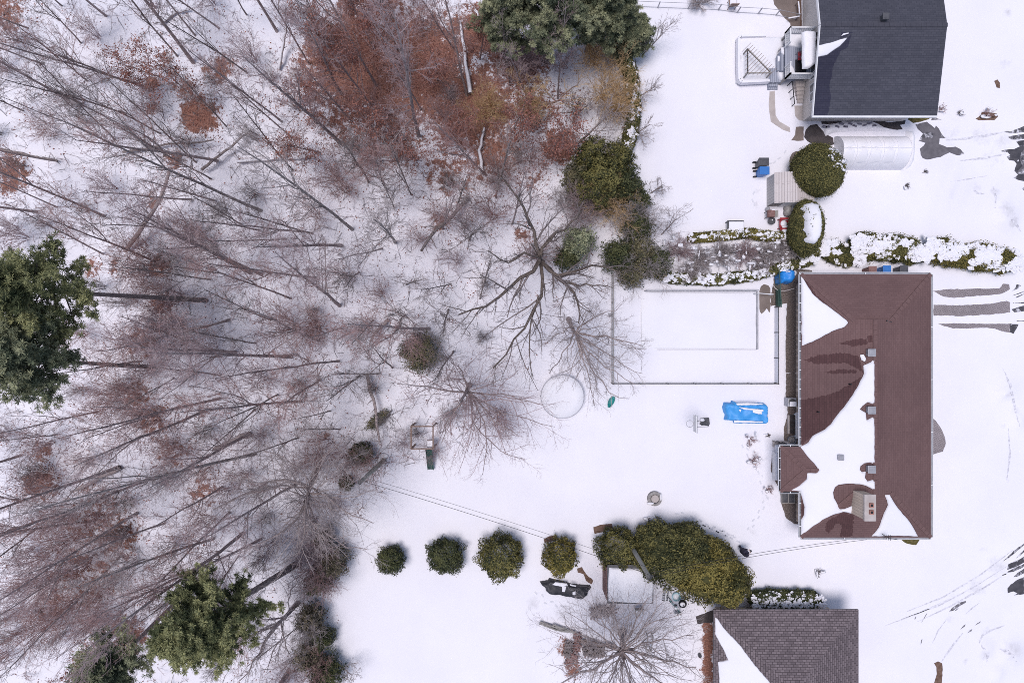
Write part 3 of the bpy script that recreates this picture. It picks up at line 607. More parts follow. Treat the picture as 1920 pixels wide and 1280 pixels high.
def slabA(x0, y0, x1, y1, z, name='step', snow=None):
    a, b = W(*P('A', x0, y1)[0], z), W(*P('A', x1, y0)[0], z); g = MB(); g.box(a.x, b.x, a.y, b.y, 0.0, z); return g.build(name, M['deck'], st)
st = thing('wooden_steps', 'blue grey wooden steps and landing leading down from the deck', 'steps', W(1462, 120))
slabA(950, 560, 1030, 935, 1.0); slabA(880, 650, 950, 935, .75); slabA(725, 890, 880, 1160, .5, 'landing'); slabA(715, 1160, 890, 1235, .3); slabA(700, 1235, 890, 1290, .14); slabA(880, 935, 1030, 1150, .52, 'landing')
patch('step_snow', jagged(P('A', 880,945, 1010,940, 1015,1090, 960,1130, 910,1100, 880,1030), .2, 3, 1), lambda x, y: .52, .22, M['snow'], st, inset=.1, maxlen=.3)
patch('step_snow', P('A', 955,500, 1025,490, 1025,640, 990,640, 955,600), lambda x, y: 1.0, .12, M['snow'], st, inset=.05, maxlen=.3)
patch('step_snow', P('A', 890,660, 945,660, 945,740, 890,770), lambda x, y: .75, .1, M['snow'], st, inset=.05, maxlen=.3)
a, b = W(*P('A', 1220,1000)[0], 1.31), W(*P('A', 1430,728)[0], 1.31)
tag(MB().box(a.x, b.x, a.y, b.y, 1.302, 1.325).build('door_mat', M['black'], None, bevel=.006), 'black rectangular mat lying on the blue grey deck', 'mat')
rs = thing('folding_chair', 'red slatted chair half hidden under the snowy door canopy', 'chair', W(*P('A', 1335, 660)[0], 1.3))
c = W(*P('A', 1345, 660)[0], 1.7)
g = MB()
for k in range(7): g.beam((c.x-.28, c.y-.26+k*.085, 1.72), (c.x+.25, c.y-.26+k*.085, 1.75), .06, .02)
g.build('seat', M['red'], rs)
g = MB()
for k in range(6): g.beam((c.x+.26, c.y-.24+k*.095, 1.74), (c.x+.40, c.y-.24+k*.095, 2.2), .06, .02)
g.build('backrest', M['red'], rs)
for sx in (-.25, .25):
    for sy in (-.25, .25): MB().tube([(c.x+sx, c.y+sy, 1.305), (c.x+sx, c.y+sy, 1.73)], .018, 8).build('leg', M['dark_metal'], rs)
pf = thing('raised_platform', 'low square platform with rounded rim under deep snow', 'platform', W(1430, 112))
rim = [hit(x, y, lambda a, b: .5) for x, y in P('A', 640,283, 440,290, 180,300, 145,330, 140,500, 140,900, 150,1120, 190,1165, 400,1155, 715,1140)]
g = MB()
for i in range(len(rim)-1): g.beam(rim[i], rim[i+1], .16, .45)
g.build('rim', M['fabric'], pf)
for i in (0, 3, 6, 9): g = MB(); g.box(rim[i].x-.07, rim[i].x+.07, rim[i].y-.07, rim[i].y+.07, 0, .5); g.build('post', M['dark_metal'] if i == 0 else M['white_paint'], pf)
patch('platform_snow', P('A', 165,310, 640,300, 870,300, 1000,300, 1000,470, 900,560, 860,700, 850,880, 760,920, 715,1130, 200,1150, 165,1100), lambda x, y: .42, .08, M['snow'], pf, maxlen=.5)
ar = thing('corner_arbor', 'triangular corner arbor with thin dark slats over snow', 'arbor', W(1410, 125))
T_ = {k: W(*P('A', *q)[0], 1.35) for k, q in dict(a=(318,525), b=(322,980), c=(765,975)).items()}
for k in 'abc':
    q = T_[k]; g = MB(); g.box(q.x-.035, q.x+.035, q.y-.035, q.y+.035, .4, 1.35); g.build('post', M['wood_grey'], ar)
for p_, q_, mm in (('a', 'b', 'dark_metal'), ('b', 'c', 'wood_grey'), ('a', 'c', 'wood_grey')): MB().beam(T_[p_], T_[q_], .06, .12).build('beam', M[mm], ar)
g = MB(); dg = (T_['c']-T_['a']); u = dg.normalized(); nrm = Vector((-u.y, u.x, 0))
if (T_['b']-T_['a']).dot(nrm) > 0: nrm = -nrm
for k in range(13):
    t = (k-.6)/11.2; o_ = T_['a']+dg*t+Vector((0,0,.085)); depth = max(.15, (1-abs(t-.5)*2)*dg.length*.5)+.28
    g.beam(o_+nrm*.42, o_-nrm*depth, .025, .05)
g.build('slats', M['wood'], ar)
cs = thing('concrete_steps', 'concrete basement steps against the beige house wall', 'steps', W(1500, 175))
for k in range(6):
    a, b = W(*P(1, 480+k*5, 528+k*22)[0]), W(*P(1, 540, 506+k*22)[0]); MB().box(a.x, 20.4, a.y, b.y-.02, .01, .55-k*.08).build('step', M['concrete'], cs)
g = MB(); g.beam(W(*P(1, 478,500)[0], .9), W(*P(1, 492,640)[0], .5), .05, .05)
for t in (0, .33, .66, 1): q = W(*P(1, 478,500)[0], .9).lerp(W(*P(1, 492,640)[0], .5), t); g.box(q.x-.02, q.x+.02, q.y-.02, q.y+.02, 0, q.z)
g.build('handrail', M['black'], cs)

# ------------------------------------------------------------------ car shelter
shl = thing('car_shelter', 'white fabric tunnel car shelter covered by snow', 'shelter', (24.9, 13.2, 0))
SX0, SX1, SY0, SY1 = W(1564, 300).x, W(1716, 300, 1.8).x, W(1600, 319).y, 14.35
arcp = [(0, 0), (.03, .45), (.10, .85), (.20, 1.15), (.34, 1.38), (.5, 1.46), (.66, 1.38), (.80, 1.15), (.90, .85), (.97, .45), (1, 0)]
V = []; nX = 41
for i in range(nX):
    x = SX0+(SX1-SX0)*i/(nX-1); sag = .05*abs(math.sin(math.pi*i/(nX-1)*5))
    for t, z in arcp: V.append((x, SY0+(SY1-SY0)*t, max(0, z-(sag if z > .5 else 0))))
k = len(arcp); fs = [(i*k+j, (i+1)*k+j, (i+1)*k+j+1, i*k+j+1) for i in range(nX-1) for j in range(k-1)]
mk('cover', V, fs, M['fabric'], shl, True)
mk('end_panel', [(SX0-.01, SY0+(SY1-SY0)*t, z) for t, z in arcp], [tuple(range(k))], M['fabric'], shl)
for i in range(6):
    x = SX0+(SX1-SX0)*i/5; MB().tube([(x, SY0+(SY1-SY0)*t, z+.012) for t, z in arcp], .02, 6).build('rib', M['fabric'], shl)
MB().tube([(SX0, (SY0+SY1)/2, 1.475), (SX1, (SY0+SY1)/2, 1.475)], .03, 6).build('ridge_pole', M['fabric'], shl)
shz = lambda x, y: float(np.interp((y-SY0)/(SY1-SY0), [q[0] for q in arcp], [q[1] for q in arcp]))-.02
for i in range(4):
    xa = SX0+(SX1-SX0)*(i+.12)/5; xb = SX0+(SX1-SX0)*(i+.9)/5
    for ya, yb in ((.12, .46), (.54, .86)):
        pl = []
        for qx, qy in ((xa, ya), (xb, ya+.01), (xb-.05, yb), (xa+.04, yb)):
            y = SY0+(SY1-SY0)*qy; z = shz(qx, y); s = F/(HC-z); pl.append((960+qx*s, 640-y*s))
        patch('snow_pad', jagged(pl, .5, 5, i), shz, .05, M['snow'], shl, inset=.08, maxlen=.35)
g = patch('snow_bank', jagged(P('G', 800,225, 870,230, 890,300, 885,400, 880,500, 850,560, 800,600, 740,600, 790,520, 800,400, 790,300), .6, 5, 6), lambda x, y: 0.0, .5, M['snow'], None, inset=.9, maxlen=.35); g['kind'] = 'structure'
g = patch('snow_bank', jagged(P('G', 25,190, 120,160, 300,140, 440,150, 560,190, 690,222, 700,232, 300,238, 120,250, 40,280, 20,240), .6, 4, 2), lambda x, y: 0.0, .3, M['snow'], None, inset=.25, maxlen=.4); g['kind'] = 'structure'
g = MB(); r_ = random.Random(4)
for x, y in P('G', 190,163, 150,190, 230,190, 272,163, 315,183, 360,165, 408,177, 455,158, 500,180, 30,190, 60,192):
    c = W(x, y, .3); g.obox((c.x, c.y, .33), (.30, .13, .02), r_.uniform(-.4, .4))
g.build('footprints', mat('trodden_slush', (.10, .09, .12), (.25, .24, .3), 8, .8), None)['kind'] = 'structure'

# ------------------------------------------------------------------ garden shed, bins, chairs
sh = thing('garden_shed', 'cream metal garden shed with pinkish panelled roof', 'shed', W(1480, 355))
hx0, hx1, hy0, hy1 = 17.87, 20.6, 9.45, 11.5
g = MB(); g.box(hx0+.03, hx1-.05, hy0+.03, hy1-.05, 0, 1.48); g.add([(hx0+.03, hy0+.02, 1.48), (hx1-.05, hy0+.02, 1.48), ((hx0+hx1)/2, hy0+.02, 1.85)], [(0,1,2)])
g.build('wall', brickmat('shed_siding', (.52, .50, .49), (.56, .54, .53), (.35, .33, .32), 3, .2, 0, .012), sh)
g = MB(); xc = (hx0+hx1)/2; g.add([(hx0,hy0-.04,1.5),(xc,hy0-.04,1.9),(xc,hy1,1.9),(hx0,hy1,1.5)], [(0,1,2,3)]); g.add([(xc,hy0-.04,1.9),(hx1,hy0-.04,1.5),(hx1,hy1,1.5),(xc,hy1,1.9)], [(0,1,2,3)])
for i in range(1, 17):
    x = hx0+(hx1-hx0)*i/17; z = 1.9-.4*abs(x-xc)/(xc-hx0); g.box(x-.012, x+.012, hy0-.04, hy1, z-.01, z+.022)
for i in (1, 2): y = hy0+(hy1-hy0)*i/3; g.beam((hx0, y, 1.51), (xc, y, 1.91), .03, .02); g.beam((xc, y, 1.91), (hx1, y, 1.51), .03, .02)
g.build('roof', M['shed_roof'], sh)
g = MB(); g.box(xc-.6, xc+.6, hy0-.01, hy0+.02, .1, 1.4); g.build('door', M['white_paint'], sh)
def bin_(px, py, m_, label, rz=0, ht=1.05, group='wheeled rubbish bins'):
    c = W(px, py, ht); t = thing('wheeled_bin', label, 'bin', (c.x, c.y, 0), group)
    g = MB(); g.obox((c.x, c.y, ht/2), (.60, .52, ht-.06), rz, taper=.8); g.build('body', m_, t, bevel=.03)
    g = MB(); g.obox((c.x, c.y, ht), (.68, .56, .07), rz); g.obox((c.x, c.y, ht+.04), (.5, .40, .03), rz); l = g.build('lid', m_, t, bevel=.02)
    d = Vector((-math.cos(rz), -math.sin(rz), 0)); s = Vector((-d.y, d.x, 0))
    for q in (-.2, .2):
        w_ = Vector((c.x, c.y, .13))+d*.34+s*q; MB().tube([w_-s*.04, w_+s*.04], .13, 14).build('wheel', M['black'], t)
    h0 = Vector((c.x, c.y, ht-.02))+d*.38; MB().tube([h0-s*.22, h0+s*.22], .02, 8).build('handle', m_, t)
bin_(1432.5, 303.5, M['charcoal'], 'dark grey wheeled bin beside a blue one on open snow'); bin_(1433.5, 320, M['blue_bin'], 'blue wheeled bin beside a grey one above the cream shed')
bin_(1663, 507, M['blue_bin'], 'blue wheeled bin behind the top eave of the brown-roofed house', H2); bin_(1695, 507, M['charcoal'], 'dark grey wheeled bin behind the top eave of the brown-roofed house', H2)
bin_(1636, 508, M['wood_red'], 'brown wheeled bin behind the top eave of the brown-roofed house', H2)
gr = thing('barbecue_grill', 'brown boxy barbecue with a side shelf below the cream shed', 'barbecue', W(1449, 399))
c = W(1447, 400, .9); g = MB(); g.obox((c.x, c.y, .75), (.46, .5, .34)); g.build('firebox', M['wood_red'], gr, bevel=.03)
g = MB(); g.obox((c.x, c.y, .96), (.42, .46, .1)); g.build('lid', M['wood_red'], gr, bevel=.04)
g = MB(); g.obox((c.x+.36, c.y, .82), (.24, .46, .04)); g.build('shelf', M['wood_grey'], gr)
for sx in (-.18, .18):
    for sy in (-.2, .2): MB().tube([(c.x+sx, c.y+sy, 0), (c.x+sx, c.y+sy, .6)], .025, 8).build('leg', M['dark_metal'], gr)
patch('snow_cap', P('B', 375,900, 430,895, 430,925, 380,925), lambda x, y: 1.01, .05, M['snow'], gr, inset=.03)
pt = thing('planter_pot', 'round dark slate-coloured pot beside the brown barbecue', 'pot', W(1447, 413)); c = W(1447.5, 414, .4)
MB().lathe(c-Vector((0,0,.4)), [(.16, 0), (.22, .38), (.25, .4), (.22, .42), (.20, .37), (.0, .37)], 20).build('pot', M['charcoal'], pt)
MB().ell((c.x+.03, c.y+.06, .38), (.05, .06, .05), 8, 6).build('snow_cap', M['snow'], pt)
for x, y, r_, lb in ((1478, 390, .27, 'grey boulder with snow touching the cream shed front'), (1478.5, 398, .30, 'larger grey boulder beside the red garden chair')):
    c = W(x, y, .3); tag(MB().ell((c.x, c.y, .2), (r_, r_, .3), 14, 10, .3, x).build('boulder', M['stone'], None, True), lb, 'boulder', 'boulders by the shed')
c = W(1440, 391.5, .3); tag(MB().lathe((c.x, c.y, 0), [(.13, 0), (.16, .3), (.14, .3), (.13, .25), (.0, .25)], 14).build('bucket', M['grey_metal'], None), 'small grey bucket at the shed corner', 'bucket')
def adirondack(px, py, lab, rz, snowy):
    c = W(px, py, .5); t = thing('garden_chair', lab, 'chair', (c.x, c.y, 0), 'red garden chairs'); t.rotation_euler = (0, 0, rz)
    b = lambda n, g: g.build(n, M['red'], None, bevel=.006)
    def put(o): o.parent = t; return o
    g = MB()
    for k in range(6): g.beam((-.3+k*.1, -.27, .38-.02*k), (-.3+k*.1, .27, .38-.02*k), .085, .02)
    put(b('seat', g)); g = MB()
    for k in range(6):
        y = -.25+k*.1; g.beam((.22, y*.8, .28), (.55, y*1.25, .95-abs(y)*.3), .085, .02)
    put(b('backrest', g))
    for s in (-1, 1):
        g = MB(); g.beam((-.38, s*.34, .55), (.36, s*.34, .55), .12, .025); put(b('armrest', g))
        g = MB(); g.beam((-.32, s*.31, 0), (-.32, s*.31, .54), .06, .08); put(b('leg', g)); g = MB(); g.beam((.45, s*.28, 0), (-.3, s*.28, .38), .03, .1); put(b('leg', g))
    g = MB(); g.ell((-.05, 0, .40), (.24, .25, .10 if not snowy else .2), 14, 8, .2, 3)
    if snowy: g.ell((.0, .33, .58), (.3, .08, .06), 10, 6); g.ell((.0, -.33, .58), (.3, .08, .06), 10, 6); g.ell((.42, 0, .78), (.1, .26, .12), 10, 6)
    o = g.build('snow_cap', M['snow'], None, True); o.parent = t
adirondack(1472, 419, 'red garden chair with snow on its seat', 0, False); adirondack(1474, 434, 'red garden chair mostly buried under snow', .15, True)
def table(px, py, w_, l_, h_, lab, name='garden_table', dark='dark_metal', snow=.08, rz=0):
    c = W(px, py, h_); t = thing(name, lab, 'table', (c.x, c.y, 0)); MB().obox((c.x, c.y, h_-.03), (w_, l_, .05), rz).build('table_top', M[dark], t, bevel=.01)
    for sx in (-1, 1):
        for sy in (-1, 1): MB().box(c.x+sx*(w_/2-.06)-.03, c.x+sx*(w_/2-.06)+.03, c.y+sy*(l_/2-.06)-.03, c.y+sy*(l_/2-.06)+.03, 0, h_-.055).build('leg', M[dark], t)
    if snow: MB().obox((c.x+.03, c.y-.04, h_+snow/2), (w_-.12, l_-.1, snow), rz).build('snow_cap', M['snow'], t, bevel=.035)
table(1379.5, 423, 1.15, .72, .6, 'rectangular table under snow by the hedge')
# ------------------------------------------------------------------ swimming pool and its fence
zf0 = lambda x, y: 0.0
o = patch('pool_cover_snow', P(6, 768,245, 1468,252, 1472,588, 1300,590, 1100,588, 770,586), zf0, .05, M['snow'], None, inset=.12, maxlen=1.0); o['kind'] = 'structure'
pw = thing('swimming_pool', 'rectangular garden pool buried in snow inside a low fence', 'pool', W(1310, 600))
a, b = W(1419, 655), W(1419, 547)
MB().box(a.x-.06, a.x+.06, a.y, b.y, .0, .16).build('edge_coping', M['grey_metal'], pw, bevel=.02)
a, b = W(1232, 655), W(1419, 655); g = MB(); g.beam(a+Vector((0,0,.055)), b+Vector((0,0,.055)), .025, .02); g.build('liner_edge', M['charcoal'], pw)
a, b = W(1202, 585), W(1202, 654); g = MB(); g.beam(a+Vector((0,0,.05)), b+Vector((0,0,.05)), .02, .015); g.build('liner_edge', M['grey_metal'], pw)
def fence(name, lab, pts, h, mpost, mrail, nposts, panel=None, rails=(1.0,), rw=.05, pick=0, th=.03):
    t = thing(name, lab, 'fence', tuple(pts[0]))
    for i in range(len(pts)-1):
        a, b = Vector(pts[i]), Vector(pts[i+1]); n = nposts[i]
        for k in range(n+(i == len(pts)-2)):
            q = a.lerp(b, k/n); MB().box(q.x-.03, q.x+.03, q.y-.03, q.y+.03, q.z, q.z+h+.04).build('post', mpost, t)
        for r_ in rails: MB().beam(a+Vector((0,0,h*r_)), b+Vector((0,0,h*r_)), rw, .04).build('rail', mrail, t)
        if pick:
            g = MB(); m_ = int((b-a).length/pick)
            for k in range(m_): q = a.lerp(b, (k+.5)/m_); g.box(q.x-.008, q.x+.008, q.y-.008, q.y+.008, q.z+.06, q.z+h)
            g.build('pickets', mrail, t)
        if panel: g = MB(); u = (b-a).normalized()*.05; g.beam(a+u+Vector((0,0,h/2)), b-u+Vector((0,0,h/2)), .012, h-.12); g.build('panel', panel, t)
    return t
fz = lambda x, y: W(x, y, 1.0)*1.0
def fp(x, y, h): p = W(x, y, h); p.z = 0; return p
frost = mat('frosted_panel', (.62, .63, .68), (.68, .69, .74), 1, .3)
fence('pool_fence', 'low pale panel fence between the pool and the brown-roofed house', [fp(1460, 719, .75), fp(1460, 575, .75)], .75, M['dark_metal'], M['dark_metal'], [3], frost, (1.0,), .04)
fence('pool_fence', 'thin dark rail fence along the lower pool side', [fp(1150, 719.5, .75), fp(1460, 719.5, .75)], .75, M['dark_metal'], M['dark_metal'], [6], None, (1.0, .12), .035, .3)
fence('pool_fence', 'grey rail fence along the upper pool side below the hedge', [fp(1213, 544, .9), fp(1422, 544, .9)], .9, M['grey_metal'], M['grey_metal'], [4], None, (1.0, .12), .075, .25)
fence('pool_fence', 'long dark rail fence at the pool end under bare branches', [fp(1150, 719, .75), fp(1150, 515, .75)], .75, M['wood_grey'], M['wood_grey'], [4], None, (1.0, .12), .06, .3)
g = MB(); c = W(1148, 592, .8); t = thing('pump_post', 'short dark post standing against the pool end fence', 'post', (c.x-.1, c.y, 0))
MB().tube([(c.x-.12, c.y, 0), (c.x-.12, c.y, .9)], .05, 8).build('post', M['dark_metal'], t); MB().beam((c.x-.3, c.y+.1, .92), (c.x+.06, c.y+.1, .92), .06, .06).build('crossbar', M['dark_metal'], t)
g = MB(); a, b = W(*P('C', 10,635)[0], .9), W(*P('C', 320,658)[0], .9); tag(MB().beam(a, b, .05, .05).tube([(b.x, b.y, 0), b], .03, 8).tube([(a.x, a.y, 0), a], .03, 8).build('pipe_rail', M['white_paint'], None), 'pale pipe rail across the brown paving', 'rail')
t = thing('garden_roll', 'long green mesh roll standing beside the gravel strip', 'netting', W(1461, 555))
a, b = W(*P('C', 432,150)[0], .9), W(*P('C', 432,920)[0], .5); a.z = .9; b.z = .5
g = MB(); g.tube([(a.x, a.y, .95), (b.x, b.y, .95)], .035, 8); g.build('rail', M['green'], t)
g = MB()
for k in range(9): q = a.lerp(b, k/8); g.tube([(q.x, q.y, .05), (q.x, q.y, .95)], .015, 6)
for k in range(1, 6): g.beam((a.x, a.y, .15*k), (b.x, b.y, .15*k), .01, .015)
g.build('mesh', M['green'], t)
g = MB(); a2, b2 = W(*P('C', 395,560)[0], .3), W(*P('C', 430,910)[0], .3); g.beam((a2.x+.04, a2.y, .4), (a2.x+.04, b2.y, .4), .16, .5); g.build('screen', M['green'], t)
hs = [hit(x, y, lambda a, b: .5) for x, y in P('C', 320,480, 360,540, 420,580, 520,595, 640,570, 740,540)]
tag(MB().tube(hs, .03, 8).build('garden_hose', M['concrete'], None), 'pale hose looping from the green mesh to the house wall', 'hose')

# ------------------------------------------------------------------ tarps
def tarp(name, lab, poly, h, mt, cat, snow=(), seed=1, inset=.12):
    xs = [p[0] for p in poly]; ys = [p[1] for p in poly]; t = thing(name, lab, cat, W(sum(xs)/len(xs), sum(ys)/len(ys)))
    fold = lambda x, y: .05*math.sin(x*6+math.sin(y*5)*1.5+seed)+.05*mnoise.noise(Vector((x*3, y*3, seed)))
    patch('tarp', jagged(poly, .5, 3, seed), lambda x, y: 0.0, h, mt, t, inset=inset, maxlen=.16, nz=.22, seed=seed, passes=6)
    for q in t.children:
        for v in q.data.vertices:
            if v.co.z > .1: v.co.z += fold(v.co.x, v.co.y)*min(1, h)
    for k, s in enumerate(snow): patch('snow_patch', jagged(s, .3, 2.5, k), lambda x, y: h*(1.16), .05, M['snow'], t, inset=.04, maxlen=.3)
    return t
tarp('tarp_cover', 'bright blue tarp over low garden furniture with snow streaks', P(3, 45,205, 55,175, 95,180, 100,165, 120,172, 130,182, 300,180, 312,200, 312,290, 300,305, 115,305, 110,288, 55,285, 60,250, 50,230), .75, M['tarp_pale'], 'tarp',
     [P(3, 130,183, 200,180, 295,185, 295,192, 200,195, 140,195), P(3, 150,205, 220,215, 300,222, 300,235, 230,225, 180,222), P(3, 120,287, 200,290, 300,295, 295,303, 120,302), P(3, 235,225, 290,222, 292,250, 270,250, 235,240), P(3, 148,222, 165,220, 158,238)], 3)
tarp('tarp_cover', 'vivid blue tarp wrapped over a box by the hedge', P('C', 350,250, 400,190, 480,175, 640,180, 670,230, 672,350, 650,390, 600,460, 560,455, 480,440, 400,475, 360,460, 345,350), 1.1, M['tarp_blue'], 'tarp', [P('C', 560,190, 660,190, 660,215, 570,208)], 5, .2)
tarp('tarp_cover', 'crumpled black tarp with snow beside the red-walled shed', P('E', 65,215, 150,205, 165,180, 200,190, 260,205, 400,240, 500,250, 590,255, 605,280, 570,310, 560,350, 500,390, 430,380, 300,355, 180,340, 130,315, 120,270, 90,250), .5, M['tarp_black'], 'tarp',
     [P('E', 195,255, 230,225, 350,240, 360,265, 300,275), P('E', 300,270, 345,272, 330,330, 300,325), P('E', 410,330, 440,320, 440,360, 410,360), P('E', 380,245, 450,262, 440,275, 385,262)], 8)
o = patch('snow_lump', jagged(P('C', 650,160, 770,180, 780,270, 700,340, 675,340, 675,200), .4, 3, 1), zf0, .35, M['snow'], None, inset=.2, maxlen=.3); o['kind'] = 'structure'
# ------------------------------------------------------------------ play things on the lawn
tr = thing('trampoline', 'round trampoline ring with its mat covered by snow', 'trampoline', W(1055, 744)); c = W(1054.7, 743.4, .75); R_ = 41*47.2/F
MB().tube([(c.x+R_*math.cos(i*math.pi/24), c.y+R_*math.sin(i*math.pi/24), .75) for i in range(49)], .014, 6, False).build('frame', M['grey_metal'], tr)
g = MB(); g.lathe((c.x, c.y, .70), [(R_-.02, .0), (R_-.06, .055), (R_*.6, .045), (.05, .03)], 40); g.build('snow_cap', M['snow'], tr, True)
for i in range(6):
    a = i*math.pi/3; MB().tube([(c.x+R_*math.cos(a), c.y+R_*math.sin(a), 0), (c.x+R_*math.cos(a), c.y+R_*math.sin(a), .74)], .022, 6).build('leg', M['dark_metal'], tr)
hp = thing('basketball_hoop', 'portable basketball hoop with pale backboard on the snow', 'hoop', W(1322, 790)); 
bb = W(1303, 794, 2.9); bs = W(1322, 790, .15); top = W(1305, 792, 3.0)
g = MB(); g.obox((bs.x, bs.y, .12), (.62, .5, .2), .1); g.build('base', M['charcoal'], hp, bevel=.06)
g = MB(); g.ell((bs.x-.2, bs.y+.12, .2), (.18, .12, .06), 12, 6, .3, 3); g.build('snow_cap', M['snow'], hp, True)
g = MB(); g.tube([(bs.x, bs.y, .2), (bs.x-.35, bs.y-.02, 2.2), (bb.x+.35, bb.y, 2.85)], .05, 8); g.build('pole', M['dark_metal'], hp)
g = MB(); g.beam((bs.x-.3, bs.y+.12, 2.0), (bb.x+.05, bb.y+.2, 2.95), .03, .03); g.beam((bs.x-.3, bs.y-.12, 2.0), (bb.x+.05, bb.y-.2, 2.95), .03, .03); g.build('brace', M['dark_metal'], hp)
g = MB(); g.obox((bb.x, bb.y, 2.95), (.05, 1.1, .75), 0); g.build('backboard', M['white_paint'], hp, bevel=.01)
g = MB(); g.obox((bb.x+.035, bb.y, 2.95), (.03, 1.14, .06)); g.obox((bb.x+.035, bb.y, 3.3), (.03, 1.14, .04)); g.build('backboard_frame', M['dark_metal'], hp)
g = MB(); q = (bb.x-.30, bb.y-.02); g.tube([(q[0]+.23*math.cos(i*math.pi/12), q[1]+.23*math.sin(i*math.pi/12), 2.75) for i in range(25)], .014, 6, False); g.beam((bb.x-.03, bb.y-.02, 2.75), (bb.x-.08, bb.y-.02, 2.75), .1, .03); hr = g.build('rim', M['grey_metal'], hp)
g = MB()
for i in range(12):
    a = i*math.pi/6; g.tube([(q[0]+.23*math.cos(a), q[1]+.23*math.sin(a), 2.74), (q[0]+.13*math.cos(a+.4), q[1]+.13*math.sin(a+.4), 2.4)], .005, 4)
g.build('net', M['white_paint'], hr)
g = MB(); a, b = W(*P(6, 610,875)[0], .18), W(*P(6, 578,938)[0], .18); d = (b-a); u = d.normalized(); s = Vector((-u.y, u.x, 0)); VV = []; n = 9
for i in range(n):
    t_ = i/(n-1); w_ = .19*math.sin(math.pi*min(.97, t_*.8+.12))
    for q, z in ((-1, .2), (-.8, .08), (-.3, .04), (.3, .04), (.8, .08), (1, .2)): p = a+d*t_+s*w_*q; VV.append((p.x, p.y, z+.22*abs(t_-.5)**2*2))
fs = [(i*6+j, (i+1)*6+j, (i+1)*6+j+1, i*6+j+1) for i in range(n-1) for j in range(5)]
o = mk('toboggan', VV, fs, M['teal'], None, True); o.modifiers.new('s', 'SOLIDIFY').thickness = .02; tag(o, 'teal plastic toboggan lying on snow near the trampoline', 'toboggan')
fp_ = thing('fire_pit', 'round grey stone fire pit in the snowy lawn', 'fire pit', W(1228, 934)); c = W(1228, 935, .3)
g = MB(); g.lathe((c.x, c.y, 0), [(.50, 0), (.50, .3), (.32, .32), (.30, .12), (0, .12)], 24); g.build('ring', mat('pit_stone', (.22, .205, .20), (.36, .34, .33), 7, .9, .6), fp_, bevel=.01)
g = MB(); g.lathe((c.x+.02, c.y, .1), [(.28, 0), (.27, .16), (0, .18)], 20); g.build('lid', M['concrete'], fp_)
g = MB(); g.ell((c.x-.3, c.y-.32, .27), (.26, .1, .08), 10, 6); g.ell((c.x+.42, c.y+.1, .28), (.07, .28, .07), 10, 6); g.build('snow_cap', M['snow'], fp_, True)
# ------------------------------------------------------------------ playset in the trees
ps = thing('playset', 'square wooden playset frame with dark green slide under bare branches', 'playset', W(792, 820)); H_ = 1.9
q = [W(x, y, H_) for x, y in P(6, 0, 0)] if False else [W(771, 799, H_), W(812, 799, H_), W(812, 841, H_), W(771, 841, H_)]
for i in range(4):
    MB().box(q[i].x-.05, q[i].x+.05, q[i].y-.05, q[i].y+.05, 0, H_).build('post', M['wood'], ps)
    MB().beam(q[i], q[(i+1) % 4], .085, .1).build('beam', M['wood'], ps)
g = MB()
for k in range(12): p_ = q[0].lerp(q[3], (k+.5)/12); g.box(p_.x-.09, p_.x+.09, p_.y-.02, p_.y+.02, H_+.05, H_+.09)
g.build('ladder_rungs', M['wood'], ps)
a, b = W(804, 842, 1.3), W(808, 879, .2); g = MB(); g.beam(a, b, .38, .05); g.beam(a+Vector((.2,0,.08)), b+Vector((.2,0,.08)), .04, .15); g.beam(a-Vector((.2,0,-.08)), b-Vector((.2,0,-.08)), .04, .15); g.build('slide', M['green'], ps)
g = MB(); g.box(q[1].x-.5, q[1].x, q[2].y, q[2].y+.5, 1.2, 1.26); g.build('platform', M['bark_dark'], ps); g = MB(); g.box(q[1].x-.47, q[1].x-.03, q[2].y+.03, q[2].y+.47, 1.26, 1.36); g.build('snow_cap', M['snow'], ps, bevel=.04)
# ------------------------------------------------------------------ shed with snowy roof, clutter
s2 = thing('wooden_shed', 'wooden shed with red brown wall and flat snowy roof', 'shed', W(1180, 1095))
g = MB(); g.box(6.36, 9.3, -17.4, -15.2, 0, 2.05); g.build('wall', brickmat('red_boards', (.20, .11, .10), (.26, .155, .145), (.10, .06, .055), 4, .16, 0, .012), s2)
g = MB(); g.box(6.40, 9.5, -17.6, -15.0, 2.05, 2.13); g.build('roof', M['charcoal'], s2)
patch('roof_snow', jagged(P('E', 790,75, 1000,80, 1255,95, 1258,140, 1250,300, 1240,445, 1000,440, 785,425, 778,250), .35, 5, 4), lambda x, y: 2.13, .16, M['snow'], s2, inset=.1, maxlen=.5)
g = MB(); g.box(7.2, 8.2, -17.43, -17.38, .1, 1.85); g.build('door', M['wood'], s2)
ld = thing('ladder', 'white wooden ladder with snowy rails lying beside the cedars', 'ladder', W(1250, 1110)); a0, a1 = W(*P('E', 1395,250)[0], .25), W(*P('E', 1375,430)[0], .25)
for off in (0, .22): MB().beam(a0+Vector((off,0,0)), a1+Vector((off+.0,0,0)), .09, .1).build('rail', M['white_paint'], ld)
g = MB()
for k in range(7): q = a0.lerp(a1, (k+.5)/7); g.beam(q-Vector((.22,0,.02)), q+Vector((.3,0,-.02)), .05, .05)
g.build('rungs', M['charcoal'], ld)
pl = thing('paddling_pool', 'small pale turquoise tub tucked under the large cedars', 'tub', W(*P('E', 1495, 385)[0])); c = W(*P('E', 1495, 385)[0], .3)
MB().lathe((c.x, c.y, 0), [(.24, 0), (.30, .3), (.27, .3), (.22, .1), (0, .1)], 22).build('tub', M['ice'], pl); MB().lathe((c.x, c.y, .08), [(.22, 0), (.22, .08), (0, .12)], 18).build('snow_cap', M['snow'], pl, True)
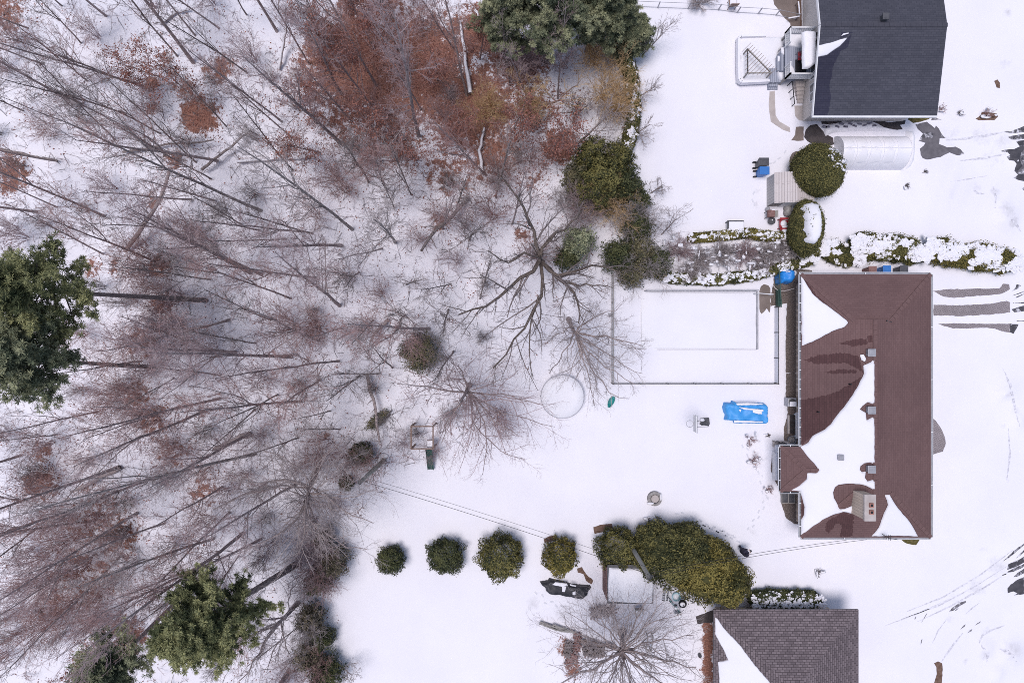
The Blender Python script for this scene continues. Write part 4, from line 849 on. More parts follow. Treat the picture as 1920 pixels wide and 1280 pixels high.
kg = thing('kettle_grill', 'round black kettle grill dusted with snow', 'grill', W(*P('E', 1560, 455)[0])); c = W(*P('E', 1560, 455)[0], .8)
MB().lathe((c.x, c.y, .55), [(.08, 0), (.24, .08), (.29, .22), (.24, .34), (.08, .42), (0, .42)], 22).build('kettle', M['black'], kg, True); MB().ell((c.x-.04, c.y+.03, .93), (.18, .16, .06), 12, 6, .3, 2).build('snow_cap', M['snow'], kg, True)
MB().tube([(c.x-.05, c.y, .99), (c.x+.05, c.y, 1.02)], .02, 6).build('handle', M['black'], kg)
for i in range(3): a = i*2.1; MB().tube([(c.x+.14*math.cos(a), c.y+.14*math.sin(a), .6), (c.x+.3*math.cos(a), c.y+.3*math.sin(a), 0)], .015, 6).build('leg', M['dark_metal'], kg)
bk = thing('bicycle', 'snow dusted bicycle leaning beside the black kettle grill', 'bicycle', W(*P('E', 1465, 480)[0])); c = W(*P('E', 1468, 480)[0], .4)
u = Vector((.55, -.8, 0)).normalized(); lean = Vector((.8, .55, 0))*.35
for sgn in (-.5, .5):
    cc = Vector((c.x, c.y, .31))+u*sgn; g = MB(); g.tube([cc+(u*math.cos(i*math.pi/10)+(Vector((0,0,1))+lean*.8)*math.sin(i*math.pi/10))*.31 for i in range(21)], .022, 6, False); wl_ = g.build('wheel', M['black'], bk)
    g = MB()
    for i in range(8): g.tube([cc, cc+(u*math.cos(i*math.pi/4)+(Vector((0,0,1))+lean*.8)*math.sin(i*math.pi/4))*.3], .004, 4)
    g.build('spokes', M['grey_metal'], wl_)
up = (Vector((0,0,1))+lean*.8); B0 = Vector((c.x, c.y, .31))
g = MB(); g.tube([B0-u*.5, B0-u*.1+up*.0, B0-u*.18+up*.45, B0-u*.5], .018, 6); g.tube([B0-u*.1, B0+u*.38+up*.42, B0-u*.17+up*.42], .018, 6); g.tube([B0+u*.5, B0+u*.36+up*.55], .018, 6); g.build('frame', M['teal'], bk)
hb_ = B0+u*.36+up*.6; sd = u.cross(Vector((0,0,1))); MB().tube([hb_-sd*.28, hb_, hb_+sd*.28], .016, 6).build('handlebar', M['black'], bk)
MB().ell(B0-u*.2+up*.52, (.12, .08, .04), 10, 6).build('saddle', M['black'], bk); MB().ell(B0+u*.1+up*.36, (.2, .1, .06), 10, 6, .4, 2).build('snow_cap', M['snow'], bk, True)
def woodchair(px, py, lab, m_='dark_metal', rz=0.3, s=1.0):
    c = W(px, py, .4); t = thing('lawn_chair', lab, 'chair', (c.x, c.y, 0)); t.rotation_euler = (0, 0, rz); t.scale = (s, s, s)
    def put(o): o.parent = t
    put(MB().obox((0, 0, .42), (.46, .46, .04)).build('seat', M[m_])); put(MB().obox((0, .25, .68), (.46, .04, .46), 0, -.2).build('backrest', M[m_])); put(MB().obox((0, -.02, .48), (.38, .38, .08)).build('snow_cap', M['snow'], None, bevel=.03))
    for sx in (-.2, .2):
        for sy in (-.2, .2): put(MB().tube([(sx, sy, 0), (sx, sy, .41)], .018, 6).build('leg', M[m_]))
woodchair(*P('E', 1508, 570)[0], 'small white chair in snow below the bicycle', 'white_paint', .2)
woodchair(1373.5, 7, 'brown wooden chair holding snow at the top wire fence', 'wood', math.pi, 1.2)
woodchair(*P('E', 1100, 530)[0], 'low wooden chair behind the snowy-roofed shed', 'wood_grey', .1, 1.2)
def logpile(poly, lab, seed, h=.6, m_='wood_grey', rl=.05, n=70, L_=.5, ang=None):
    xs = [p[0] for p in poly]; ys = [p[1] for p in poly]; r = random.Random(seed); g = MB(); k = 0
    while k < n:
        x, y = r.uniform(min(xs), max(xs)), r.uniform(min(ys), max(ys))
        if not inpoly(np.array([x]), np.array([y]), poly)[0]: continue
        z = r.uniform(.04, h); c = W(x, y, z); a = ang+r.uniform(-.2, .2) if ang is not None else r.uniform(0, 6.28); d = Vector((math.cos(a), math.sin(a), r.uniform(-.15, .15)))*L_*r.uniform(.5, 1)/2
        g.tube([c-d, c+d], rl*r.uniform(.6, 1.2), 6); k += 1
    tag(g.build('wood_pile', M[m_], None), lab, 'wood pile', 'wood piles by the big tree')
logpile(P('E', 320,1000, 340,850, 400,850, 400,950, 370,1010), 'oval heap of dark brush at the left of the wood piles', 1, .4, 'twig_dark', .025, 140, .5)
logpile(P('E', 520,900, 740,910, 740,1010, 520,990), 'rectangular stack of dark speckled firewood beside the big trunk', 2, .6, 'bark_dark', .06, 130, .3)
logpile(P('E', 610,490, 830,500, 850,560, 620,590), 'tangled brush heap behind the snowy-roofed shed', 3, .6, 'bark', .03, 90, .9)
logpile(P('E', 100,650, 330,690, 430,740, 420,760, 300,735, 120,690), 'row of grey rails lying left of the firewood', 4, .3, 'wood_grey', .05, 26, 1.2, -.25)
logpile(P('E', 440,750, 490,760, 490,900, 450,1050, 350,1110, 340,1070, 420,950), 'curved ridge of red brown boards left of the firewood', 5, .35, 'wood_red', .05, 110, .5)
logpile(P('E', 500,820, 830,880, 840,920, 500,870), 'long plank stack reaching the big trunk base', 6, .45, 'wood', .05, 60, .6, -.15)
t = thing('garden_trellis', 'narrow grey wooden trellis standing right of the big trunk', 'frame', W(*P('E', 1215, 870)[0])); 
q = [W(*P('E', *p)[0], .8) for p in ((1195,790), (1250,800), (1230,950), (1180,930))]
for i in range(4): MB().beam(q[i], q[(i+1) % 4], .07, .06).build('rail', M['wood_grey'], t); MB().box(q[i].x-.035, q[i].x+.035, q[i].y-.035, q[i].y+.035, 0, .77).build('post', M['wood_grey'], t)
c = W(*P('E', 1735, 990)[0], .15); tag(MB().lathe((c.x, c.y, 0), [(.10, 0), (.13, .28), (.11, .28), (0, .2)], 12).build('flower_pot', M['charcoal'], None), 'small dark pot alone in snow near the leaf strip', 'pot')
# ------------------------------------------------------------------ things along the brown house
ac = thing('air_conditioner', 'square grey air conditioner unit on the gravel strip', 'air conditioner', W(1485, 755)); c = W(1485.5, 754, .75)
MB().box(c.x-.3, c.x+.3, c.y-.3, c.y+.3, .08, .75).build('cabinet', M['grey_metal'], ac, bevel=.03); MB().lathe((c.x, c.y, .75), [(.26, 0), (.26, .02), (.2, .03), (.0, .02)], 20).build('fan_grille', M['dark_metal'], ac)
MB().box(c.x-.2, c.x+.28, c.y-.29, c.y+.05, .76, .84).build('snow_cap', M['snow'], ac, bevel=.05)
ww = thing('window_well', 'dark grated window well with pale edge by the brick wall', 'window well', W(1486, 795)); a, b = W(*P('D', 248,260)[0], .15), W(*P('D', 302,88)[0], .15)
MB().box(a.x, b.x, a.y, b.y, .02, .10).build('well', M['wet'], ww); g = MB()
for k in range(16): y = a.y+(b.y-a.y)*k/15; g.box(a.x, b.x, y-.012, y+.012, .10, .14)
g.build('grate', M['dark_metal'], ww); g = MB(); g.box(a.x-.1, a.x-.02, a.y, b.y, .0, .2); g.build('kerb', M['concrete'], ww)
a, b = W(*P('D', 306,305)[0], .45), W(*P('D', 328,65)[0], .45); t = thing('plank_bench', 'narrow white bench along the cream brick wall', 'bench', (a.x, a.y, 0)); MB().box(a.x, b.x, a.y, b.y, .40, .45).build('seat', M['white_paint'], t)
for y in (a.y+.15, b.y-.15): MB().box(a.x+.03, b.x-.03, y-.04, y+.04, 0, .39).build('leg', M['white_paint'], t)
c = W(*P('D', 275, 318)[0], .3); t = thing('metal_tub', 'round grey metal tub in the corner by the bay', 'tub', (c.x, c.y, 0)); MB().lathe((c.x, c.y, 0), [(.24, 0), (.29, .32), (.26, .32), (.22, .2), (0, .2)], 20).build('tub', M['grey_metal'], t)
MB().lathe((c.x, c.y, .2), [(.22, 0), (.2, .06), (0, .09)], 16).build('snow_cap', M['stone'], t)
pr = thing('porch_steps', 'snowy porch steps with dark handrail above the bay', 'steps', W(1462, 835)); a, b = W(*P('D', 105,425)[0], .3), W(*P('D', 165,345)[0], .3)
for k in range(3): MB().box(a.x+k*.35, a.x+k*.35+.34, a.y+.3, b.y+.1, 0, .14*(k+1)).build('step', M['concrete'], pr)
patch('snow_cap', P('D', 110,365, 160,360, 165,420, 120,425), lambda x, y: .42, .06, M['snow'], pr, inset=.05, maxlen=.3)
g = MB(); a, b = W(*P('D', 138,342)[0], 1.0), W(*P('D', 225,352)[0], 1.2); g.beam(a, b, .06, .05)
for t_ in (0, .5, 1): q = a.lerp(b, t_); g.tube([(q.x, q.y, 0), q], .02, 6)
g.build('handrail', M['black'], pr)
g = MB(); a, b = W(*P('D', 225,352)[0], .9), W(*P('D', 340,372)[0], 1.0); g.beam(a, b, .05, .04)
for k in range(9): q = a.lerp(b, k/8); g.tube([(q.x, q.y, .1), q], .012, 6)
g.build('railing', M['white_paint'], pr)
lb = thing('window_ledge', 'long snow covered ledge below the bay window', 'ledge', W(1458, 878)); a, b = W(*P('D', 112,690)[0], .5), W(*P('D', 160,432)[0], .5)
MB().box(a.x, 18.47, a.y, b.y, 0, .5).build('box', M['white_paint'], lb); MB().box(a.x+.02, 18.46, a.y+.03, b.y-.03, .5, .6).build('snow_cap', M['snow'], lb, bevel=.05)
a, b = W(*P('D', 180,900)[0], .3), W(*P('D', 300,800)[0], .3); t = thing('cellar_hatch', 'dark framed cellar hatch by the brick wall below the bay', 'hatch', (a.x, a.y, 0))
MB().box(a.x, b.x, a.y, b.y, .02, .22).build('lid', M['charcoal'], t); g = MB()
for x in (a.x, (a.x+b.x)/2, b.x): g.beam((x, a.y, .24), (x, b.y, .24), .04, .04)
g.beam((a.x, a.y, .26), (b.x, a.y, .26), .04, .04); g.build('frame', M['wood_grey'], t)
c = hit(*P(2, 515, 1040)[0], lambda x, y: 1.4); g = MB(); g.tube([(19.8, c.y, 1.4), (19.94, c.y, 1.4)], .15, 14); tag(g.build('wall_lamp', M['black'], None), 'round black fixture on the cream brick wall near the pool', 'fixture')
# wire fence at the top
t = fence('wire_fence', 'thin snowy wire fence with short posts at the top edge', [fp(1180, 2, .8), fp(1353, 9, .8), fp(1389, 14, .8), fp(1429, 16, .8), fp(1463, 19, .8), fp(1500, 27, .8)], .8, M['grey_metal'], M['grey_metal'], [3, 1, 1, 1, 1], None, (1.0, .1), .014)
t = thing('low_rail', 'low snowy white branch rail beside the brown patio', 'rail', W(1497, 25)); a, b = W(*P('F', 1370,30)[0], .6), W(*P('F', 1385,270)[0], .6); MB().tube([a, a.lerp(b, .5)+Vector((.02,0,.03)), b, W(*P('F', 1210,300)[0], .5)], .05, 8).build('rail', M['snow'], t)
for q in (a, b): MB().tube([(q.x, q.y, 0), q], .03, 6).build('post', M['wood'], t)
# ------------------------------------------------------------------ poles and wires
def pole(X, Y, h, lab):
    t = thing('utility_pole', lab, 'utility pole', (X, Y, 0)); g = MB(); g.tube([(X, Y, -.2), (X, Y, h)], [.16, .12], 14); g.build('shaft', M['pole'], t)
    g = MB(); g.lathe((X, Y, h-.05), [(.13, 0), (.14, .06), (.0, .09)], 12); g.build('cap', M['dark_metal'], t)
    g = MB(); g.tube([(X, Y, h-.7), (X+.28, Y-.1, h-.7)], .02, 6); g.build('bracket', M['dark_metal'], t); g = MB(); g.ell((X+.3, Y-.11, h-.65), (.05, .05, .09), 8, 6); g.build('insulator', M['charcoal'], t); return t
pole(-9.0, -8.33, 7.6, 'grey utility pole with snow collar at the wood edge')
c = W(720, 862); g = MB(); g.lathe((c.x-.02, c.y+.02, -.02), [(.52, 0), (.36, .16), (.2, .1), (.0, .08)], 18); g.build('pole_snow_collar', M['snow'], None, True)['kind'] = 'structure'
pole(8.14, -13.95, 7.6, 'grey utility pole rising between cedars over the snowy-roofed shed')
def wire(a, b, sag, lab, r_=.016):
    a = Vector(a); b = Vector(b); pts = [a.lerp(b, i/24)-Vector((0, 0, sag*4*(i/24)*(1-i/24))) for i in range(25)]; tag(MB().tube(pts, r_, 5).build('overhead_wire', M['black'], None), lab, 'wire', 'overhead wires')
wire((-9+.1, -8.3, 7.4), (8.14, -13.85, 7.4), .55, 'thicker overhead wire from the wood-edge pole to the shed pole', .013); wire((-8.8, -8.2, 6.9), (8.3, -13.6, 7.0), .4, 'finer overhead wire just above the thicker one over the cedar row', .009)
wire((8.14, -14.05, 7.4), (23.4, BY0-.02, 3.0), .5, 'thicker overhead wire from the shed pole to the brown house', .012); wire((8.4, -13.9, 6.9), (22.0, BY0-.02, 3.1), .3, 'finer overhead wire from the shed pole to the brown house', .012)
# ------------------------------------------------------------------ person
pc = W(1386, 1026); pe = thing('person', 'person in dark hooded coat standing beside the large cedars', 'person', (pc.x, pc.y, 0)); pe.rotation_euler = (0, 0, math.radians(-75))
def skin(name, verts, edges, rad, mt, parent, root=0, sub=2):
    me = bpy.data.meshes.new(name); me.from_pydata(verts, edges, []); o = link(bpy.data.objects.new(name, me)); o.modifiers.new('skin', 'SKIN')
    sk = me.skin_vertices[0].data
    for i, r_ in enumerate(rad): sk[i].radius = (r_, r_) if not isinstance(r_, tuple) else r_
    for i in range(len(verts)): sk[i].use_root = (i == root)
    s = o.modifiers.new('sub', 'SUBSURF'); s.levels = sub; s.render_levels = sub; me.materials.append(mt); o.parent = parent; return o
sv = [(0,0,.95), (0,.01,1.15), (0,0,1.38), (0,.01,1.5), (0,.03,1.62), (-.19,0,1.42), (-.27,.04,1.16), (-.10,.30,1.12), (.19,0,1.42), (.27,.04,1.16), (.10,.30,1.12),
      (-.10,0,.90), (-.11,.03,.5), (-.12,-.02,.09), (-.13,.14,.05), (.10,0,.90), (.12,.06,.5), (.13,.10,.09), (.14,.26,.05)]
se = [(0,1),(1,2),(2,3),(3,4),(2,5),(5,6),(6,7),(2,8),(8,9),(9,10),(0,11),(11,12),(12,13),(13,14),(0,15),(15,16),(16,17),(17,18)]
skin('body', sv, se, [.16,.15,.17,.07,.085,.08,.06,.045,.08,.06,.045,.10,.075,.055,.05,.10,.075,.055,.05], M['coat'], pe)
def under(g, n, m_, smooth=True): o = g.build(n, m_, None, smooth); o.parent = pe; return o
cv = MB(); cv.lathe((0, 0, .72), [(.22, 0), (.215, .25), (.21, .45), (.235, .65), (.16, .77), (.08, .8)], 18); under(cv, 'coat', M['coat'])
hd = MB(); hd.ell((0, .03, 1.66), (.085, .105, .125), 14, 10); hd.tube([(0,.13,1.66), (0,.155,1.63)], [.016, .012], 6); under(hd, 'head', M['skin'])
hh = MB(); hh.ell((0, -.015, 1.68), (.115, .125, .135), 14, 10); under(hh, 'hood', M['coat'])
for s in (-1, 1):
    base = Vector((s*.10, .30, 1.12)); vs = [tuple(base), tuple(base+Vector((-s*.01, .05, 0)))]; es = [(0, 1)]; rr = [.03, .032]
    for k in range(4):
        f0 = base+Vector((-s*.03+.02*k*s, .09, .01)); b0 = len(vs); L_ = (.035, .042, .04, .03)[k]
        vs += [tuple(f0), tuple(f0+Vector((-s*.015, L_*.8, -.012))), tuple(f0+Vector((-s*.03, L_, -.035)))]; es += [(1, b0), (b0, b0+1), (b0+1, b0+2)]; rr += [.010, .009, .008]
    b0 = len(vs); vs += [tuple(base+Vector((-s*.04, .05, .02))), tuple(base+Vector((-s*.06, .085, .025)))]; es += [(1, b0), (b0, b0+1)]; rr += [.011, .009]
    skin('hand', vs, es, rr, M['skin'], pe, 0, 1)
R3 = pe.rotation_euler.to_matrix(); cp = R3 @ Vector((0, .40, 1.12)); t = thing('remote_controller', 'small dark remote controller held by the person', 'controller', (pc.x+cp.x, pc.y+cp.y, 1.12)); t.rotation_euler = pe.rotation_euler
for n_, g, m_ in (('body', MB().obox((0,0,0), (.18,.10,.04)), M['charcoal']), ('screen', MB().obox((0,.06,.05), (.14,.02,.09), 0, -.5), M['glass'])): o = g.build(n_, m_, None, bevel=.008); o.parent = t
g = MB(); rr_ = random.Random(6)
for k in range(34):
    t_ = k/33; x = 1150+(1384-1150)*t_ if k < 20 else 1300+(1384-1300)*(k-20)/13; y = (985+18*math.sin(t_*5)+45*t_**2) if k < 20 else 1012-38*(1-(k-20)/13)
    c = W(x+rr_.uniform(-1, 1), y+(2.5 if k % 2 else -2.5)); g.obox((c.x, c.y, .008), (.26, .11, .012), rr_.uniform(-.6, .1))
for tr_ in (P('B', 345,190, 400,175, 470,120, 560,20, 640,-60), P('B', 130,660, 110,760, 140,830, 120,960), [(1395,835),(1408,860),(1425,885),(1436,940)], [(1450,905),(1425,960),(1400,1000)], P('E', 40,330, 130,430, 250,460, 330,520), [(1270,960),(1330,985),(1380,1010)]):
    for k in range(len(tr_)-1):
        a_, b_ = W(*tr_[k]), W(*tr_[k+1]); n = max(1, int((b_-a_).length/.33)); d_ = (b_-a_).normalized(); s_ = Vector((-d_.y, d_.x, 0))
        for j in range(n): c = a_.lerp(b_, j/n)+s_*(.11 if j % 2 else -.11); g.obox((c.x, c.y, .008), (.25, .11, .012), math.atan2(d_.y, d_.x)+rr_.uniform(-.3, .3))
g.build('footprints', mat('trodden_snow', (.62, .62, .68), (.70, .70, .75), 6, .7), None)['kind'] = 'structure'
# ------------------------------------------------------------------ vegetation generators (numpy, vectorised by level)
def tubes(Pl, Rl, k):
    """Pl (m,n,3), Rl (m,n) -> verts, quads"""
    m_, n, _ = Pl.shape
    T = np.gradient(Pl, axis=1); T /= np.linalg.norm(T, axis=2, keepdims=True)+1e-9
    ref = np.where(np.abs(T[..., 2:3]) > .9, np.array([1., 0, 0]), np.array([0, 0, 1.]))
    X = np.cross(T, ref); X /= np.linalg.norm(X, axis=2, keepdims=True)+1e-9; Y = np.cross(T, X)
    a = np.arange(k)*2*np.pi/k
    V = Pl[:, :, None, :]+(X[:, :, None, :]*np.cos(a)[None, None, :, None]+Y[:, :, None, :]*np.sin(a)[None, None, :, None])*Rl[:, :, None, None]
    id_ = np.arange(m_*n*k).reshape(m_, n, k)
    Q = np.stack([id_[:, :-1, :], np.roll(id_[:, :-1, :], -1, 2), np.roll(id_[:, 1:, :], -1, 2), id_[:, 1:, :]], -1).reshape(-1, 4)
    return V.reshape(-1, 3), Q
def joinvf(lst):
    Vs, Fs, b = [], [], 0
    for V, Q in lst: Vs.append(V); Fs.append(Q+b); b += len(V)
    return np.concatenate(Vs), np.concatenate(Fs)
def poly_grow(rng, O, D, L, n, wob, up):
    """grow polylines from origins O (m,3), directions D, lengths L"""
    m_ = len(O); pts = np.zeros((m_, n, 3)); pts[:, 0] = O; d = D.copy(); s = (L/(n-1))[:, None]
    for i in range(1, n):
        d = d+rng.normal(0, wob, (m_, 3)); d[:, 2] += up; d /= np.linalg.norm(d, axis=1, keepdims=True)+1e-9
        pts[:, i] = pts[:, i-1]+d*s
    return pts
def spawn(rng, Pl, Rl, Ln, c, ratio, ang, n, wob=.18, up=.06, r0=.5, rmin=.004, tmin=.2, tmax=1.0, tipr=.4):
    m_, k, _ = Pl.shape
    t = tmin+(tmax-tmin)*((np.arange(c)[None, :]+rng.uniform(.1, .9, (m_, c)))/c)
    f = t*(k-1); i0 = np.minimum(f.astype(int), k-2); fr = (f-i0)[..., None]; ar = np.arange(m_)[:, None]
    O = Pl[ar, i0]*(1-fr)+Pl[ar, i0+1]*fr; T = Pl[ar, i0+1]-Pl[ar, i0]; T /= np.linalg.norm(T, axis=2, keepdims=True)+1e-9
    R = Rl[ar, i0]*(1-fr[..., 0])+Rl[ar, i0+1]*fr[..., 0]
    Rn = rng.normal(0, 1, O.shape); Rn -= (Rn*T).sum(2, keepdims=True)*T; Rn /= np.linalg.norm(Rn, axis=2, keepdims=True)+1e-9
    A_ = ang*rng.uniform(.65, 1.3, t.shape)[..., None]; D = T*np.cos(A_)+Rn*np.sin(A_); D[..., 2] += up*2
    D /= np.linalg.norm(D, axis=2, keepdims=True)+1e-9
    L_ = Ln[:, None]*ratio*(1.15-.65*t)*rng.uniform(.6, 1.25, t.shape)
    O, D, L_, R = O.reshape(-1, 3), D.reshape(-1, 3), L_.ravel(), R.ravel()
    pts = poly_grow(rng, O, D, L_, n, wob, up); r = np.maximum(R*r0, rmin)
    rad = r[:, None]*np.linspace(1, tipr, n)[None, :]; return pts, np.maximum(rad, rmin*.7), L_
def obj_np(name, parts, mt, parent, k=None, attrs=None):
    V, Q = joinvf(parts); return mk(name, V, Q, mt, parent, True, None, attrs)
def resample(pts, n):
    pts = np.array([tuple(p) for p in pts], float); d = np.concatenate([[0], np.cumsum(np.linalg.norm(np.diff(pts, axis=0), axis=1))])
    q = np.linspace(0, d[-1], n); return np.stack([np.interp(q, d, pts[:, i]) for i in range(3)], 1), d[-1]
def bare_tree(seed, root, h, r, lean=(0, 0), cb=.35, spread=.38, limbs=14, subs=8, twigs=7, lets=3, barkm='bark', twigm='twig_grey', rise=.9, limb_lines=None, trunk_line=None, twr=.0058, leaves=0, wob=.14, crook=.07, lrs=.75, fork=1):
    rng = np.random.default_rng(seed); o = np.array(origin(root))
    if trunk_line is not None: tp, tl = resample(trunk_line, 9); tp = tp[None]
    else:
        z = np.linspace(0, 1, 9); wv = np.cumsum(rng.normal(0, wob*.12*h/8, (9, 2)), 0); wv[0] = 0
        tp = np.stack([lean[0]*z+wv[:, 0], lean[1]*z+wv[:, 1], z*h-.15], 1)[None]+o; tl = h
    trd = (r*.58*(1-np.linspace(0, 1, 9))**.75+.018)[None]; trd[0, 0] *= 1.25
    L0 = []
    if limb_lines is not None:
        for ln, r_ in limb_lines:
            p, l = resample(ln, 8); p[1:-1] += rng.normal(0, crook, (6, 3)); L0.append((p, lrs*r_*np.linspace(1, .3, 8), l))
        lp = np.stack([q[0] for q in L0]); lr = np.stack([q[1] for q in L0]); ll = np.array([q[2] for q in L0])
        if limbs:
            p2, r2, l2 = spawn(rng, tp, trd, np.array([tl]), limbs, spread, .9, 8, .12, .05, .5, .02, cb, 1.0, .3)
            lp = np.concatenate([lp, p2]); lr = np.concatenate([lr, r2]); ll = np.concatenate([ll, l2])
    else:
        lp, lr, ll = spawn(rng, tp, trd, np.array([tl]), limbs, spread, rise, 8, .13, .07, .42, .014, cb, 1.0, .25)
        if fork: p2, r2, l2 = spawn(rng, tp, trd*.9, np.array([tl]), fork, .62, .38, 8, .09, .06, .75, .02, cb*.6, .7, .25); lp = np.concatenate([lp, p2]); lr = np.concatenate([lr, r2]); ll = np.concatenate([ll, l2])
    obj_np('trunk', [tubes(tp, trd, 8), tubes(lp, lr, 5)], M[barkm], root)
    s1, r1, l1 = spawn(rng, lp, lr, ll, subs, .50, .75, 5, .16, .05, .55, twr*1.4, .12, 1.0)
    s2, r2, l2 = spawn(rng, s1, r1, l1, twigs, .50, .7, 4, .2, .04, .55, twr, .15, 1.0)
    ps = [tubes(s1, r1, 4), tubes(s2, r2, 3)]
    if lets:
        s3, r3, l3 = spawn(rng, s2, r2, l2, lets, .55, .7, 3, .2, .03, .7, twr*.8, .25, 1.0); ps.append(tubes(s3, r3, 3))
    obj_np('crown', ps, M[twigm], root)
    if leaves:
        tips = s2[:, -1]; id_ = rng.integers(0, len(tips), leaves); C = tips[id_]+rng.normal(0, .12, (leaves, 3)); leafmesh(rng, C, rng.normal(0, 1, (leaves, 3)), .11, .075, root, 'leaves', 'leaf_brown')
    return root
def leafquads(rng, C, Nn, l, w_):
    n = len(C); Nn = Nn/(np.linalg.norm(Nn, axis=1, keepdims=True)+1e-9)
    t = rng.normal(0, 1, (n, 3)); t -= (t*Nn).sum(1, keepdims=True)*Nn; t /= np.linalg.norm(t, axis=1, keepdims=True)+1e-9; b = np.cross(Nn, t)
    sc_ = rng.uniform(.6, 1.3, (n, 1)); l = l*sc_; w_ = w_*sc_
    V = np.stack([C-t*l/2, C+b*w_/2, C+t*l/2+Nn*l*.12, C-b*w_/2], 1).reshape(-1, 3); return V, np.arange(n*4).reshape(n, 4)
def vnoise(C, s, seed=0): return np.array([mnoise.noise(Vector((x*s+seed, y*s, z*s))) for x, y, z in C])
def leafmesh(rng, C, Nn, l, w_, root, name, mt, core=None, clump=1.0):
    V, Q = leafquads(rng, C, Nn, l, w_); nf = len(Q)
    cl = vnoise(C, clump) if nf < 30000 else rng.normal(0, .3, nf)
    tone = np.clip(.5+.5*cl+rng.normal(0, .26, nf), 0, 1)
    if core is not None:
        cv_, cf = core; Q = np.concatenate([Q, cf+len(V)]); V = np.concatenate([V, cv_]); tone = np.concatenate([tone, np.full(len(cf), .3)])
    return mk(name, V, Q, M[mt], root, False, None, {'tone': ('FACE', tone)})
def ellcore(c, r, seed, lump=.15, seg=20, ring=12):
    g = MB(); g.ell(c, r, seg, ring, lump, seed); return np.array(g.v), np.array(g.f)
def cedar(seed, root, r, h, mt='cedar', dens=1.0, leaf=.10, rx=1.0, lump=.16, top=.62, snow=0, sparse=0, rot=0, snowdir=(0, 0, 1), snowcos=.45):
    """dense rounded evergreen: leaf sprays over and inside a lumpy bell shape, with stem"""
    rng = np.random.default_rng(seed); o = np.array(origin(root)); n = int(1500*dens*(r*r*2+r*h*1.6)*(.10/leaf)**2)
    u = rng.uniform(-.85, 1, n); a = rng.uniform(0, 2*np.pi, n); D = np.stack([np.sqrt(1-u*u)*np.cos(a), np.sqrt(1-u*u)*np.sin(a), u], 1)
    nz_ = vnoise(D, 2.4, seed*1.7)*1.3+.5*vnoise(D, 6, seed*.9); dep = 1+.03-np.abs(rng.normal(0, .09+sparse, n))+rng.exponential(.032, n)*(rng.uniform(0, 1, n) < .3); q = (1+lump*nz_)*dep
    sc3 = np.array([r*rx, r, h*.5]); C = D*sc3*q[:, None]; ca, sa = math.cos(rot), math.sin(rot)
    C = np.stack([C[:, 0]*ca-C[:, 1]*sa, C[:, 0]*sa+C[:, 1]*ca, C[:, 2]+h*.5], 1)
    tap = 1-.25*np.clip(C[:, 2:3]/h-.5, 0, 1); C[:, :2] *= tap
    Nn = D/sc3+rng.normal(0, .5/r, (n, 3)); Nn[:, 2] += .3/r
    core = None
    if not sparse:
        cv_, cf = ellcore((0, 0, 0), (r*rx*.82, r*.82, h*.41), seed, lump*.8); cv_ = np.stack([cv_[:, 0]*ca-cv_[:, 1]*sa, cv_[:, 0]*sa+cv_[:, 1]*ca, cv_[:, 2]+h*.5], 1); core = (cv_+o, cf)
    leafmesh(rng, C+o, Nn, leaf*1.25, leaf*.55, root, 'foliage', mt, core, 1.1/max(r, .6))
    st_ = np.array([[[0, 0, -.1], [.03, 0, h*.3], [0, .02, h*.75]]])+o; obj_np('stem', [tubes(st_, np.array([[.09, .07, .03]])*max(.6, r*.6), 6)], M['bark'], root)
    if snow:
        m_ = int(snow); ii = rng.choice(np.where((D @ np.array(snowdir)) > snowcos)[0], m_); g = MB()
        for k in ii: s_ = rng.uniform(.03, .11); p = C[k]+o; g.ell((p[0], p[1], p[2]+.01), (s_*rng.uniform(.6, 1.9), s_*rng.uniform(.6, 1.3), s_*.4), 8, 5, .9, int(k))
        g.build('snow_clumps', M['snow'], root, True)
    return root
